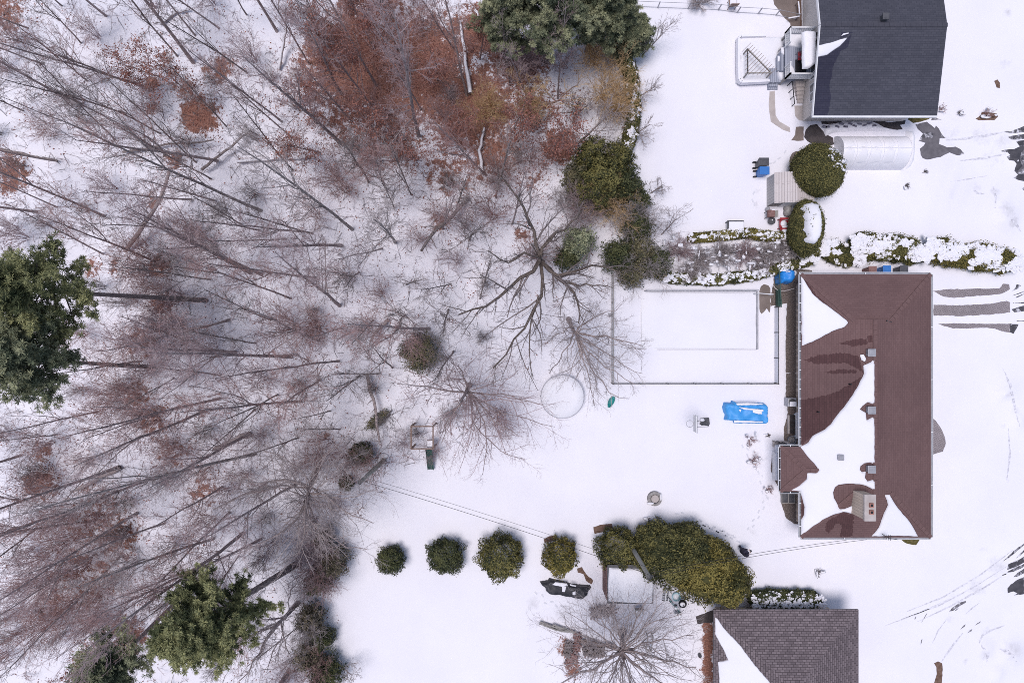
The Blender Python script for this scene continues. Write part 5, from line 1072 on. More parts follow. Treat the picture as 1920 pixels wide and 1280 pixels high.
def pine(seed, root, h, cr, c0, crownxy=(0, 0), mt='pine', tr=.22, whorls=9, per=6, tufts=11, needles=36, nl=.25):
    """pine: leaning trunk with whorls of limbs that carry needle tufts; crown between height c0 and h"""
    rng = np.random.default_rng(seed); o = np.array(origin(root)); z = np.linspace(0, 1, 9)
    tp = np.stack([crownxy[0]*z**1.1, crownxy[1]*z**1.1, z*h-.15], 1)[None]+o; trd = (tr*(1-z)**.7+.03)[None]
    LP, LR, TC = [], [], []
    for wv in range(whorls):
        t = (c0+(h-c0)*(wv+.3)/whorls)/h; f = t*8; i0 = min(int(f), 7); base = tp[0, i0]*(1-(f-i0))+tp[0, i0+1]*(f-i0)
        L_ = cr*(1-.75*((wv+.3)/whorls)**1.4)
        for k in range(per):
            a = 2*np.pi*(k+rng.uniform(-.3, .3))/per+wv*1.1; el = .1+.5*wv/whorls; d = np.array([[math.cos(a), math.sin(a), el]]); d /= np.linalg.norm(d)
            LP.append(poly_grow(rng, base[None], d, np.array([L_*rng.uniform(.65, 1.15)]), 6, .07, .05)[0]); LR.append(np.linspace(.05, .012, 6)*(.5+.5*L_/cr))
    LP = np.array(LP); LR = np.array(LR)
    Lens = np.linalg.norm(LP[:, -1]-LP[:, 0], axis=1)
    s1, r1, l1 = spawn(rng, LP, LR, Lens, 7, .38, .8, 4, .12, .05, .5, .008, .25, 1.0)
    obj_np('trunk', [tubes(tp, trd, 8), tubes(LP, LR, 5), tubes(s1, r1, 3)], M['bark_dark'], root)
    ctr = s1[:, 1:].reshape(-1, 3); ctr = np.concatenate([ctr, LP[:, 3:].reshape(-1, 3)])
    ctr = np.repeat(ctr, 2, 0)+rng.normal(0, .19, (len(ctr)*2, 3))
    C = np.repeat(ctr, needles, 0); D = rng.normal(0, 1, C.shape); D[:, 2] = np.abs(D[:, 2])*.8-.1; D /= np.linalg.norm(D, axis=1, keepdims=True)
    C = C+D*nl*.45; n = len(C); t = D; ref = rng.normal(0, 1, C.shape); b = np.cross(t, ref); b /= np.linalg.norm(b, axis=1, keepdims=True)
    w_ = .02; V = np.stack([C-t*nl/2, C+b*w_, C+t*nl/2, C-b*w_], 1).reshape(-1, 3)
    tone = np.repeat(np.clip(.5+.5*vnoise(ctr, .8, seed)+rng.normal(0, .15, len(ctr)), 0, 1), needles)
    mk('foliage', V, np.arange(n*4).reshape(n, 4), M[mt], root, False, None, {'tone': ('FACE', tone)})
    return root
def shrub(seed, root, r, h, stems=14, twigm='twig_red', twr=.006, twigs=9, lets=6, spread=1.0, snow=0, flat=.5):
    rng = np.random.default_rng(seed); o = np.array(origin(root)); a = rng.uniform(0, 6.28, stems); sp = rng.uniform(.15, 1.0, stems)*spread*r/h
    D = np.stack([np.cos(a)*sp, np.sin(a)*sp, np.full(stems, 1.0)], 1); D /= np.linalg.norm(D, axis=1, keepdims=True); O = o+np.stack([np.cos(a)*.08*r, np.sin(a)*.08*r, np.full(stems, -.05)], 1)
    L_ = h*rng.uniform(.8, 1.25, stems); p0 = poly_grow(rng, O, D, L_, 6, .1, .0); r0 = np.linspace(twr*2.2, twr, 6)[None]*np.ones((stems, 1))
    obj_np('stems', [tubes(p0, r0, 4)], M[twigm], root)
    s1, r1, l1 = spawn(rng, p0, r0, L_, twigs, .42, .7, 4, .2, .03, .7, twr, .2, 1.0); s2, r2, l2 = spawn(rng, s1, r1, l1, lets, .5, .7, 3, .2, .02, .7, twr*.8, .2, 1.0)
    obj_np('crown', [tubes(s1, r1, 3), tubes(s2, r2, 3)], M[twigm], root)
    if snow:
        g = MB()
        for k in range(snow): a_ = rng.uniform(0, 6.28); q = r*rng.uniform(.0, .9)**.6; s_ = rng.uniform(.03, .14); el_ = rng.uniform(.5, 2.2); g.ell((o[0]+q*math.cos(a_), o[1]+q*math.sin(a_), h*rng.uniform(.15, .75)), (s_*el_, s_/el_*1.3, s_*.4), 8, 6, .95, k)
        g.build('snow_clumps', M['snow'], root, True)
    return root
def hedge(seed, root, line, wd, h, mt='cedar', leaf=.10, dens=1.0, snow=0, snow_size=.22, snow_w=.55, gap=-.12):
    """clipped hedge along a polyline; leaf sprays on a lumpy rounded section, snow lumps on top"""
    rng = np.random.default_rng(seed); p, L_ = resample([(q.x, q.y, 0) for q in line], max(3, int(sum((Vector(line[i+1])-Vector(line[i])).length for i in range(len(line)-1))/.5)))
    k = len(p); n = int(1700*dens*L_*(wd+h)*(.10/leaf)**2); f = rng.uniform(0, k-1.001, n); i0 = f.astype(int); fr = (f-i0)[:, None]; C0 = p[i0]*(1-fr)+p[i0+1]*fr; T = p[i0+1]-p[i0]; T /= np.linalg.norm(T, axis=1, keepdims=True); S = np.cross(T, [0, 0, 1.])
    a = rng.uniform(-.15, np.pi+.15, n); nz_ = 1+.35*vnoise(np.stack([C0[:, 0]+np.cos(a), C0[:, 1], np.sin(a)*1.5], 1), 1.6, seed); dp = 1-np.abs(rng.normal(0, .10, n))+rng.exponential(.07, n)*(rng.uniform(0, 1, n) < .4)
    rad = nz_*dp; en = np.minimum(f, k-1-f)*L_/(k-1); rad = rad*np.sqrt(np.clip(en/(wd*.7)+.08, 0, 1)); C = C0+S*(np.cos(a)*wd/2*rad)[:, None]; C[:, 2] = np.maximum(.05, h*.35+np.sin(a)*h*.65*rad)
    Nn = S*np.cos(a)[:, None]+np.array([0, 0, 1.])*np.sin(a)[:, None]+rng.normal(0, .5, (n, 3))
    ck = np.arange(0, k); g = MB(); pts = p; vs = []
    for i in range(k):
        t = pts[min(i+1, k-1)]-pts[max(i-1, 0)]; t /= np.linalg.norm(t); s_ = np.cross(t, [0, 0, 1.])
        tp_ = math.sqrt(min(1, min(i, k-1-i)*L_/(k-1)/(wd*.7)+.03))
        for j in range(7): aa = math.pi*j/6; q = pts[i]+s_*math.cos(aa)*wd*.36*tp_; vs.append((q[0], q[1], .02+(h*.35+math.sin(aa)*h*.42 if 0 < j < 6 else 0)*tp_))
    fs = [(i*7+j, i*7+j+1, (i+1)*7+j+1, (i+1)*7+j) for i in range(k-1) for j in range(6)]
    leafmesh(rng, C, Nn, leaf*1.25, leaf*.55, root, 'foliage', mt, (np.array(vs), np.array(fs)), .9)
    if snow:
        g = MB(); m_ = int(snow*L_*4.5); snow_size *= .58
        for q in range(m_):
            i = rng.uniform(0, k-1.01); b = int(i); c_ = p[b]*(1-(i-b))+p[b+1]*(i-b); t = p[b+1]-p[b]; t /= np.linalg.norm(t); s_ = np.cross(t, [0, 0, 1.]); v = rng.normal(0, .38*snow_w)
            if abs(v) > .48: continue
            if mnoise.noise(Vector((c_[0]*1.1, c_[1]*1.1, seed+v*3))) < gap: continue
            sz = snow_size*rng.uniform(.35, 1.2); q_ = c_+s_*v*wd; g.ell((q_[0], q_[1], h*(.37+.65*math.sqrt(max(0, 1-(2*v)**2)))+rng.uniform(-.05, .08)), (sz*rng.uniform(.7, 1.6), sz*rng.uniform(.7, 1.6), sz*.42), 8, 5, .9, q)
        g.build('snow_clumps', M['snow'], root, False)
    return root
def at(px, py, z=0):
    p = W(px, py, z); return (p.x, p.y, gz(p.x, p.y) if z == 0 else 0)

# ------------------------------------------------------------------ evergreens
def ev(name, lab, cat, px, py, fn, seed, *a, zc=0, group=None, **k):
    t = thing(name, lab, cat, at(px, py, zc), group); fn(seed, t, *a, **k); return t
row = 'round cedars in a row on the lawn'
for i, (x, y, r_, h, lb, mt_) in enumerate(((733, 1049, .92, 1.9, 'smallest dark round cedar of the lawn row, nearest the trees', 'yew'), (836, 1041, 1.22, 2.2, 'dark round cedar second from the trees in the lawn row', 'yew'), (940, 1042, 1.42, 2.5, 'largest round cedar in the lawn row, third from the trees', 'cedar'),
                                (1050, 1041, 1.2, 2.4, 'golden green round cedar just above the crumpled black tarp', 'cedar_gold'), (1157, 1026, 1.35, 2.8, 'round cedar touching the snowy-roofed shed', 'cedar'))):
    ev('round_cedar', lb, 'cedar', x, y, cedar, 11+i, r_, h, mt_, zc=h*.45, group=row, lump=.34, leaf=.11, rx=(1.0, .92, 1.05, .9, 1.08)[i], sparse=(.10, .05, .02, .02, .03)[i], rot=i*.9)
for i, (x, y, r_, h, lb) in enumerate(((1248, 1040, 1.95, 4.6, 'large olive cedar beside the shed pole, left of its clump'), (1312, 1068, 1.9, 4.6, 'large olive cedar in the middle of its clump'), (1360, 1085, 1.6, 4.2, 'large golden olive cedar at the taupe house corner'), (1290, 1022, 1.4, 4.0, 'olive cedar at the upper rim of the big clump'), (1338, 1045, 1.3, 3.9, 'olive cedar nearest the standing person'), (1222, 1015, 1.1, 3.4, 'narrow olive cedar at the upper left of the big clump'))):
    ev('large_cedar', lb, 'cedar', x, y, cedar, 31+i, r_, h, 'cedar_gold' if i in (1, 2, 4) else 'cedar', zc=h*.5, leaf=.13, lump=.25, group='cedar clump by the shed')
ev('clipped_yew', 'big egg-shaped clipped evergreen with snow specks beside the cream shed', 'shrub', 1536, 318, cedar, 51, 1.75, 4.0, 'cedar', zc=2.2, dens=1.5, leaf=.085, lump=.06, rx=.88, rot=.5, snow=110, snowdir=(.5, 0, .87), snowcos=.86)
t = ev('clipped_yew', 'tall clipped evergreen whose top is buried in snow behind red chairs', 'shrub', 1510, 428, cedar, 52, 1.85, 3.4, 'cedar', zc=1.6, dens=1.5, leaf=.085, lump=.08, rx=.55)
c = W(1519, 418, 3.2); o_ = t.location
def capz(x, y):
    q = ((x-o_.x)/(1.85*.55))**2+((y-o_.y)/1.85)**2; return 1.7+1.68*math.sqrt(max(0, 1-min(q, .97)))
patch('snow_cap', jagged(P('B', 860,830, 960,800, 1060,835, 1105,950, 1125,1100, 1115,1230, 1090,1330, 1010,1420, 900,1400, 800,1330, 760,1240, 770,1120, 770,1010, 800,900), 1.0, 2.5, 3), capz, .24, M['snow'], t, inset=.15, maxlen=.25)
hl = lambda *q: [W(q[i], q[i+1], .5) for i in range(0, len(q), 2)]
def hg(lab, line, *a, **k): t = thing('hedge', lab, 'hedge', (line[0].x, line[0].y, 0)); hedge(a[0], t, line, *a[1:], **k)
hg('cedar hedge strip topped by snow along the lower garden-bed edge', hl(1243, 520, 1280, 522, 1340, 525, 1400, 517, 1450, 506, 1480, 497, 1530, 486), 61, .75, .9, snow=14, snow_size=.18, dens=.75)
hg('thin green hedge strip along the upper garden-bed edge', hl(1290, 447, 1340, 443, 1400, 436, 1430, 441, 1480, 446), 62, .7, .8, 'cedar_gold', snow=9, snow_size=.15, dens=.7)
hg('short snowy hedge closing the garden bed on the right', hl(1513, 445, 1528, 470, 1515, 490), 63, .9, 1.0, snow=7)
hg('low hedge nearly hidden under snow above the brown-roofed house', hl(1538, 462, 1560, 470, 1585, 478, 1618, 480), 64, 1.5, .8, snow=26, snow_size=.26, snow_w=.9)
hg('snow heaped green hedge above the brown roof, middle of three', hl(1590, 458, 1640, 463, 1690, 467, 1738, 480), 65, 1.75, 1.1, snow=26, snow_size=.26)
hg('long snow heaped hedge at the driveway end with olive tips', hl(1730, 466, 1790, 476, 1850, 484, 1908, 494), 66, 1.75, 1.1, 'cedar_gold', snow=28, snow_size=.27)
hg('short olive hedge end along the upper snow edge', hl(1600, 450, 1622, 443, 1650, 452), 68, .8, .9, 'cedar_gold', snow=5, snow_size=.15)
hg('dark snow dusted hedge along the taupe roof top edge', hl(1403, 1123, 1470, 1122, 1540, 1124), 67, 1.25, 1.2, 'yew', snow=20, snow_size=.15, snow_w=.9, gap=-9)
hg('curved snow dusted cedar hedge at the wood edge', hl(1135, 75, 1165, 100, 1182, 140, 1188, 200, 1182, 250, 1172, 290), 69, .9, 1.4, 'cedar', snow=12, snow_size=.15)
t = fence('chain_link_fence', 'dark thin fence line along the curved wood-edge hedge', [at(1150, 78), at(1183, 115), at(1193, 165), at(1192, 225), at(1180, 285)], 1.2, M['dark_metal'], M['dark_metal'], [2, 2, 2, 2], None, (1.0,), .04)
wh = []
for i, (x, y, r_, h, mt_) in enumerate(((606, 1008, .7, 2.4, 'brown_green'), (624, 1052, 1.05, 2.8, 'brown_green'), (596, 1092, .85, 2.4, 'yew'), (582, 1158, .95, 2.6, 'brown_green'), (606, 1196, .75, 2.0, 'yew'), (578, 1226, 1.0, 2.6, 'brown_green'), (612, 1262, 1.15, 2.4, 'yew'))):
    wh.append((ev('hedge_cedar', '', 'cedar', x, y, cedar, 71+i, r_, h, mt_, zc=h*.5, group='cedars along the lawn edge of the woods', leaf=.11, sparse=.24, lump=.5, dens=.8, snow=0), x, y))
ORD = ['first', 'second', 'third', 'fourth', 'fifth', 'sixth', 'seventh', 'eighth', 'ninth', 'tenth', 'eleventh', 'twelfth', 'thirteenth', 'fourteenth', 'fifteenth', 'sixteenth', 'seventeenth', 'eighteenth', 'nineteenth', 'twentieth'] + ['%d%s' % (i_, 'stndrdth'[2*min((i_ % 10)-1, 3):][:2] if i_ % 10 else 'th') for i_ in range(21, 60)]
for i, (t, x, y) in enumerate(wh): t['label'] = f'loose dark cedar overgrown by twigs, {ORD[i]} from the top along the lawn edge'
ev('pine_tree', 'large dark pine spreading over the top edge of the photo', 'pine', 1035, 2, pine, 81, 12, 3.1, 5.5, (.2, .4), 'pine', zc=8.5, whorls=9)
ev('pine_tree', 'dark pine right of the largest one at the top edge', 'pine', 1122, 18, pine, 82, 9, 2.3, 3.5, (.3, .2), 'pine', zc=6, whorls=7)
ev('pine_tree', 'small dark pine leaning over the snow near the wire fence', 'pine', 1190, 62, pine, 83, 4.5, 1.2, 1, (.1, 0), 'pine', zc=3, whorls=5, per=5)
ev('pine_tree', 'medium pine at the left of the large top edge pine', 'pine', 945, 12, pine, 84, 10, 2.0, 4, (0, .2), 'pine', zc=7, whorls=7)
def pine2(lab, bx, by, cx_, cy_, zc, h, cr, c0, seed, mt='pine', **k):
    b = at(bx, by); c_ = W(cx_, cy_, zc); f = (zc/h)**1.1; t = thing('pine_tree', lab, 'pine', b); pine(seed, t, h, cr, c0, ((c_.x-b[0])/f, (c_.y-b[1])/f), mt, **k)
pine2('tall pine at the left edge with long dark trunk, upper of two', 387, 563, 52, 545, 14.5, 17, 2.5, 12.3, 85, 'pine_olive', tr=.15, whorls=7, needles=26)
pine2('tall pine at the left edge, lower of two', 285, 688, 42, 672, 14.5, 17, 2.5, 12.3, 86, 'pine', tr=.13, whorls=7, needles=26)
pine2('bright green bushy pine near the bottom left', 562, 1053, 378, 1165, 11.5, 14, 2.9, 9.2, 87, 'pine_olive', tr=.22, whorls=9)
pine2('dark conifer at the bottom left corner', 330, 1130, 205, 1252, 9.5, 11.5, 2.0, 8.2, 88, 'pine', tr=.15, whorls=6, needles=22)
if 0: pine2('sparse spruce near the left edge beside dry leaves', 130, 1035, 80, 1075, 5, 8, 1.2, 3, 90, 'pine', tr=.1, whorls=5, needles=8)
for i, (lb, x, y, r_, h, mt_, sp) in enumerate((('broad olive cedar beside the wood-edge hedge, largest of its clump', 1122, 345, 1.55, 5, 'cedar', .05), ('olive cedar at the top of the wood-edge clump', 1110, 295, 1.1, 4.5, 'cedar', .06), ('olive cedar touching the lower end of the curved hedge', 1155, 305, 1.1, 4.5, 'cedar', .06), ('dark ragged cedar at the right of the wood-edge clump', 1172, 352, 1.15, 4, 'yew', .14), ('low cedar at the left of the wood-edge clump', 1080, 335, .9, 3.5, 'juniper', .14),
   ('thin dark cedar at the lower right of the wood-edge clump', 1195, 378, .9, 3, 'yew', .22), ('dark green cedar right of the spreading tree', 1085, 455, 1.1, 3.5, 'pine', .16), ('small green cedar below the one by the spreading tree', 1062, 485, .8, 2.6, 'yew', .22), ('small dark cedar above the garden-bed end', 1195, 425, 1.0, 3, 'yew', .2), ('dark loose cedar at the garden-bed end under bare twigs', 1160, 480, 1.1, 3.4, 'yew', .2),
   ('brownish loose cedar in the middle of the garden-bed end', 1198, 470, 1.1, 3.2, 'juniper', .22), ('dark cedar left of the garden-bed hedge ring', 1228, 492, 1.0, 2.8, 'yew', .18), ('loose cedar hanging over the pool fence top', 1185, 515, .9, 2.6, 'juniper', .24), ('small yellow green cedar at the hedge ring corner', 1238, 512, .45, 1.6, 'cedar_gold', .12))):
    ev('bushy_cedar', lb, 'cedar', x, y, cedar, 91+i, r_, h, mt_, zc=h*.5, leaf=.125, lump=.5, sparse=sp, dens=1.0 if sp < .1 else .75, group='loose cedars at the wood edge')
ev('juniper_bush', 'sparse olive juniper among bare trees in the middle woods', 'juniper', 788, 662, cedar, 131, 1.4, 3.2, 'juniper', zc=1.6, leaf=.11, lump=.4, sparse=.22, dens=.55)
ev('juniper_bush', 'small dark green juniper above the wood-edge utility pole', 'juniper', 676, 850, cedar, 132, .75, 2.0, 'yew', zc=1, leaf=.10, lump=.35, sparse=.08)
ev('juniper_bush', 'low elongated brown green juniper above the small dark one', 'juniper', 708, 787, cedar, 133, .42, .9, 'juniper', zc=.4, leaf=.09, lump=.4, sparse=.15, rx=2.3, rot=.65)
ev('juniper_bush', 'small green shrub beside the utility pole top', 'juniper', 650, 905, cedar, 104, .5, 1.2, 'juniper', zc=.6, leaf=.10, lump=.35, sparse=.12)

# ------------------------------------------------------------------ hero bare trees (limbs follow the photograph)
def LN(*q): return [W(q[i], q[i+1], q[i+2]) for i in range(0, len(q), 3)]
def radial(seed, fx, fy, fz, n, r0, r1, z1, rad, cx=0, cy=0):
    r = random.Random(seed); out = []
    for k in range(n):
        a = 2*math.pi*(k+r.uniform(-.35, .35))/n; R_ = r.uniform(r0, r1); pl = []
        for i in range(5):
            t_ = i/4; b_ = a+r.uniform(-.12, .12)*t_; pl += [fx+R_*t_*math.cos(b_)+cx*t_, fy+R_*t_*math.sin(b_)+cy*t_, fz+r.uniform(-.5, .1)*(i == 0)+(z1-fz)*t_**.8]
        out.append((LN(*pl), rad*r.uniform(.6, 1.1)))
    return out
t = thing('bare_tree', 'big spreading bare tree with thick limbs above the pool corner', 'tree', at(1016, 492))
bare_tree(201, t, 8, .34, crook=.07, lrs=1.0, limbs=4, spread=.5, subs=9, twigs=7, lets=2, cb=.5, trunk_line=LN(1016,492,-.1, 1012,485,3, 1014,478,5.5), barkm='bark_wet', twigm='twig_dark',
  limb_lines=[(LN(1012,488,3.5, 990,515,4.2, 950,545,5, 905,580,6, 860,590,7), .15), (LN(1013,480,4.5, 1005,445,5, 991,402,5.5, 962,363,6.5, 940,330,7.5), .13), (LN(1014,480,4.5, 1025,455,5, 1063,425,6, 1090,395,7), .12),
              (LN(1016,490,3.2, 1041,520,4, 1075,508,4.6, 1119,498,5.2, 1160,510,6), .14), (LN(1016,492,2.5, 1054,529,3.2, 1078,548,3.8, 1085,575,4.2, 1085,606,4.8), .14), (LN(1014,492,2.8, 1015,525,3.4, 1010,554,3.8, 991,607,4.6, 960,650,5.4, 925,690,6.4), .13),
              (LN(1010,554,3.8, 995,600,4, 992,650,4.2, 1000,710,4.6), .07), (LN(1010,480,4.2, 985,478,4.8, 950,490,5.5, 915,470,6.5), .09), (LN(1060,530,3.4, 1100,535,3.8, 1150,540,4.4), .07)])
t = thing('bare_tree', 'bare tree with fan of limbs between trampoline and pool fence', 'tree', at(1066, 598))
bare_tree(202, t, 6, .26, limbs=3, spread=.5, subs=9, twigs=8, lets=2, cb=.35, trunk_line=LN(1066,598,-.1, 1073,614,2, 1080,626,3.6, 1086,645,5), twigm='twig_grey',
  limb_lines=[(LN(1080,624,3.4, 1110,628,4, 1150,632,5, 1205,648,6.5), .10), (LN(1082,630,3.8, 1095,665,4.5, 1115,700,5.2, 1160,745,6.5), .10), (LN(1081,628,3.6, 1098,655,4.4, 1140,690,5.4, 1190,720,6.5), .08), (LN(1076,622,3.2, 1065,650,4, 1045,680,5, 1030,700,6), .07),
              (LN(1083,640,4.5, 1100,700,5, 1115,760,6.2), .07), (LN(1080,622,3.4, 1100,600,4, 1130,590,5, 1165,570,6), .07), (LN(1072,612,2.6, 1045,625,3.4, 1020,650,4.4), .05), (LN(1083,630,3.6, 1130,655,4.6, 1180,690,5.6, 1205,700,6.2), .07)]+radial(6, 1080, 624, 3.4, 11, 50, 95, 5.5, .04, 25, 25))
t = thing('bare_tree', 'mauve bare tree with drooping limbs above the playset', 'tree', at(880, 722))
bare_tree(203, t, 8, .28, limbs=3, spread=.4, subs=9, twigs=8, lets=2, cb=.3, trunk_line=LN(880,722,-.1, 876,730,3, 868,745,5.5, 860,760,7), barkm='bark', twigm='twig_mauve',
  limb_lines=[(LN(876,734,3, 856,760,4, 840,790,4.6, 828,830,5.4), .10), (LN(878,735,3, 905,760,4, 930,790,5, 970,815,6.5), .10), (LN(876,732,3, 905,785,4.2, 915,830,5, 905,890,6), .08), (LN(870,735,3, 830,730,4, 790,722,5, 745,720,6.5), .09), (LN(880,735,3, 930,735,4, 975,745,5.4, 1020,760,6.5), .08),
              (LN(876,730,3, 870,700,4, 850,680,5, 835,660,6), .07), (LN(880,735,3, 940,775,4.5, 1000,790,6, 1040,800,7), .07), (LN(880,735,3, 890,800,4, 945,850,5.5, 985,860,6.5), .07)]+radial(7, 876, 735, 3, 14, 70, 130, 6, .045, 15, 20))
t = thing('bare_tree', 'big bare tree with forked trunk and radiating limbs left of the lawn cedars', 'tree', at(598, 872))
bare_tree(204, t, 10, .34, limbs=4, spread=.4, subs=9, twigs=8, lets=2, cb=.3, trunk_line=LN(598,872,-.1, 588,895,2.5, 577,925,5, 572,960,7, 572,1000,9), barkm='bark', twigm='twig_grey',
  limb_lines=[(LN(580,912,4, 540,898,5, 500,905,6, 455,930,7.5, 400,955,9), .14), (LN(577,930,5, 560,975,6.5, 520,1005,7.8, 450,1030,9.5), .13), (LN(577,935,5, 575,985,6.5, 560,1030,8, 520,1080,10), .12), (LN(578,925,5, 610,930,6, 650,960,7, 700,980,8.5), .09), (LN(575,940,5.5, 600,990,7, 640,1020,8, 690,1030,9.5), .08),
              (LN(582,905,4, 555,870,5, 520,850,6, 480,840,7), .08), (LN(585,900,3.6, 600,860,4.6, 640,830,5.6, 660,800,6.5), .06), (LN(577,930,5, 640,935,6.5, 690,920,8), .07), (LN(580,915,4, 530,910,5, 470,925,6.5, 415,950,8), .09)]+radial(8, 577, 930, 5, 15, 70, 130, 8.5, .05))
t = thing('bare_tree', 'huge bare tree with thick trunk and radiating limbs beside wood piles', 'tree', at(1168, 1182))
bare_tree(205, t, 9, .42, limbs=0, spread=.7, subs=9, twigs=7, lets=2, cb=.25, trunk_line=LN(1168,1182,-.1, 1167,1200,2, 1167,1222,4, 1166,1240,5), barkm='bark', twigm='twig_grey',
  limb_lines=[(LN(1167,1218,3.6, 1200,1225,4.4, 1250,1240,5.5, 1305,1250,7), .13), (LN(1167,1222,4, 1195,1245,5, 1235,1275,6.5, 1275,1300,8), .13), (LN(1166,1222,4, 1140,1240,5, 1095,1262,6.5, 1030,1285,8), .14), (LN(1166,1215,3.4, 1130,1205,4.4, 1085,1190,5.6, 1060,1170,6.5), .09), (LN(1168,1212,3.2, 1185,1180,4.2, 1200,1150,5, 1215,1120,6), .08),
              (LN(1168,1212,3.2, 1160,1180,4.2, 1150,1150,5, 1145,1115,6), .07), (LN(1167,1215,3.4, 1210,1205,4.4, 1260,1195,5.6, 1300,1190,6.5), .09), (LN(1168,1225,4, 1180,1265,5.5, 1190,1300,7), .09), (LN(1166,1225,4, 1150,1265,5.5, 1130,1300,7), .09), (LN(1167,1214,3.4, 1140,1180,4.4, 1115,1160,5.4, 1095,1140,6.4), .07), (LN(1168,1214,3.4, 1205,1180,4.6, 1240,1160,5.6, 1280,1150,6.6), .07)]+radial(5, 1167, 1220, 3.8, 22, 80, 150, 6.6, .065))
t = thing('bare_tree', 'bare tree with kinked dark limbs at the bottom left of the lawn', 'tree', at(560, 1128))
bare_tree(206, t, 9, .26, limbs=8, spread=.5, subs=9, twigs=7, lets=2, cb=.4, trunk_line=LN(560,1128,-.1, 540,1150,2, 522,1168,4, 500,1190,6), barkm='bark', twigm='twig_grey',
  limb_lines=[(LN(525,1165,3.8, 500,1195,5, 485,1225,6.5, 450,1275,8), .13), (LN(527,1166,3.6, 533,1195,4.5, 505,1225,5.6, 500,1260,7), .09), (LN(533,1195,4.5, 542,1225,5, 548,1245,5.6), .06), (LN(540,1150,2.2, 545,1110,3, 560,1085,4), .06), (LN(520,1170,4, 470,1190,5.5, 420,1225,7), .1)])
t = thing('bare_tree', 'thick stubby bare trunk cut by the bottom edge left of the lawn', 'tree', at(543, 1256)); bare_tree(207, t, 11, .28, (-.8, -.6), cb=.3, limbs=12, twigm='twig_mauve')
# golden willow and its neighbours in the upper woods
for lb, x, y, r_, h, sd, tw in (('round golden twiggy shrub on the brown leaf carpet', 915, 202, 1.5, 2.6, 301, 'twig_gold'), ('golden brown willow crown behind the curved hedge', 1140, 170, 2.0, 3.6, 302, 'twig_gold'), ('golden twiggy shrub below the top edge pines', 1115, 105, 1.5, 3.0, 303, 'twig_gold'), ('golden willow shrub low along the curved hedge', 1160, 205, 1.2, 2.6, 304, 'twig_gold'), ('narrow golden twiggy shrub beside the leaf carpet', 995, 210, .8, 3, 305, 'twig_gold'),
                             ('large grey twiggy shrub above the spreading bare tree', 1062, 380, 2.0, 2.8, 306, 'twig_grey'), ('grey twig thicket over the cedars at the garden-bed end', 1205, 490, 2.3, 3.6, 307, 'twig_grey'), ('mauve red stemmed thicket below the top edge pine', 985, 105, 2.2, 3.2, 308, 'twig_mauve'), ('red stemmed shrub at the lower side of the leaf carpet', 935, 330, 1.6, 2.2, 309, 'twig_red'),
                             ('tan bare thicket among the wood-edge cedar clump', 1150, 385, 1.5, 3.6, 346, 'twig_gold'), ('grey bare thicket over the right of the wood-edge cedars', 1190, 405, 1.4, 3.4, 347, 'twig_grey'), ('mauve bare thicket over the left of the wood-edge cedars', 1092, 400, 1.4, 3.4, 348, 'twig_mauve'), ('mauve twig thicket over the top of the lawn-edge cedars', 598, 1035, 1.4, 3.2, 317, 'twig_mauve'), ('mauve twig thicket over the middle of the lawn-edge cedars', 612, 1085, 1.2, 3.0, 318, 'twig_mauve'), ('grey twig thicket over the lower lawn-edge cedars', 584, 1180, 1.2, 2.8, 319, 'twig_grey'), ('red twig thicket at the bottom of the lawn-edge cedars', 590, 1250, 1.4, 3, 320, 'twig_red'), ('small round bare bush at the top edge above open snow', 1317, 2, 1.1, 1.2, 310, 'twig_grey')):
    t = thing('twiggy_shrub', lb, 'shrub', at(x, y, h*.45)); shrub(sd, t, r_, h, 30 if 'gold' in tw else 24, tw, .008, 10, 7)
t = thing('bare_tree', 'golden brown tree with one long curved limb in the upper woods', 'tree', at(1000, 190))
bare_tree(208, t, 5, .16, limbs=6, spread=.5, subs=8, twigs=7, cb=.4, trunk_line=LN(1000,205,-.1, 997,190,2, 995,170,4), barkm='wood', twigm='twig_gold', limb_lines=[(LN(1002,190,2, 1030,192,2.6, 1060,180,3.2, 1078,168,3.8, 1085,140,4.6), .10), (LN(997,185,2, 970,160,3, 950,130,4), .05), (LN(1040,188,2.8, 1020,160,3.6, 1010,140,4.4), .05)])
t = thing('bare_tree', 'small golden tree standing inside the curved hedge', 'tree', at(1075, 228)); bare_tree(209, t, 5, .14, cb=.2, limbs=12, spread=.55, subs=8, twigs=7, lets=3, barkm='wood', twigm='twig_grey', limb_lines=[(LN(1075,228,.3, 1082,205,1.4, 1090,185,2.6), .1)], trunk_line=LN(1075,232,-.1, 1080,205,1.6, 1086,185,3.2))
t = thing('bare_tree', 'leaning bare tree inside the curved hedge above the broad cedar', 'tree', at(1080, 272)); bare_tree(210, t, 5, .13, limbs=8, spread=.6, subs=8, twigs=7, cb=.3, trunk_line=LN(1078,273,-.1, 1100,255,1.6, 1120,235,3, 1150,205,5), twigm='twig_grey', limb_lines=[(LN(1120,235,3, 1135,215,3.6, 1150,190,4.4), .05), (LN(1110,245,2.4, 1140,240,3.4, 1175,225,4.6), .05)])
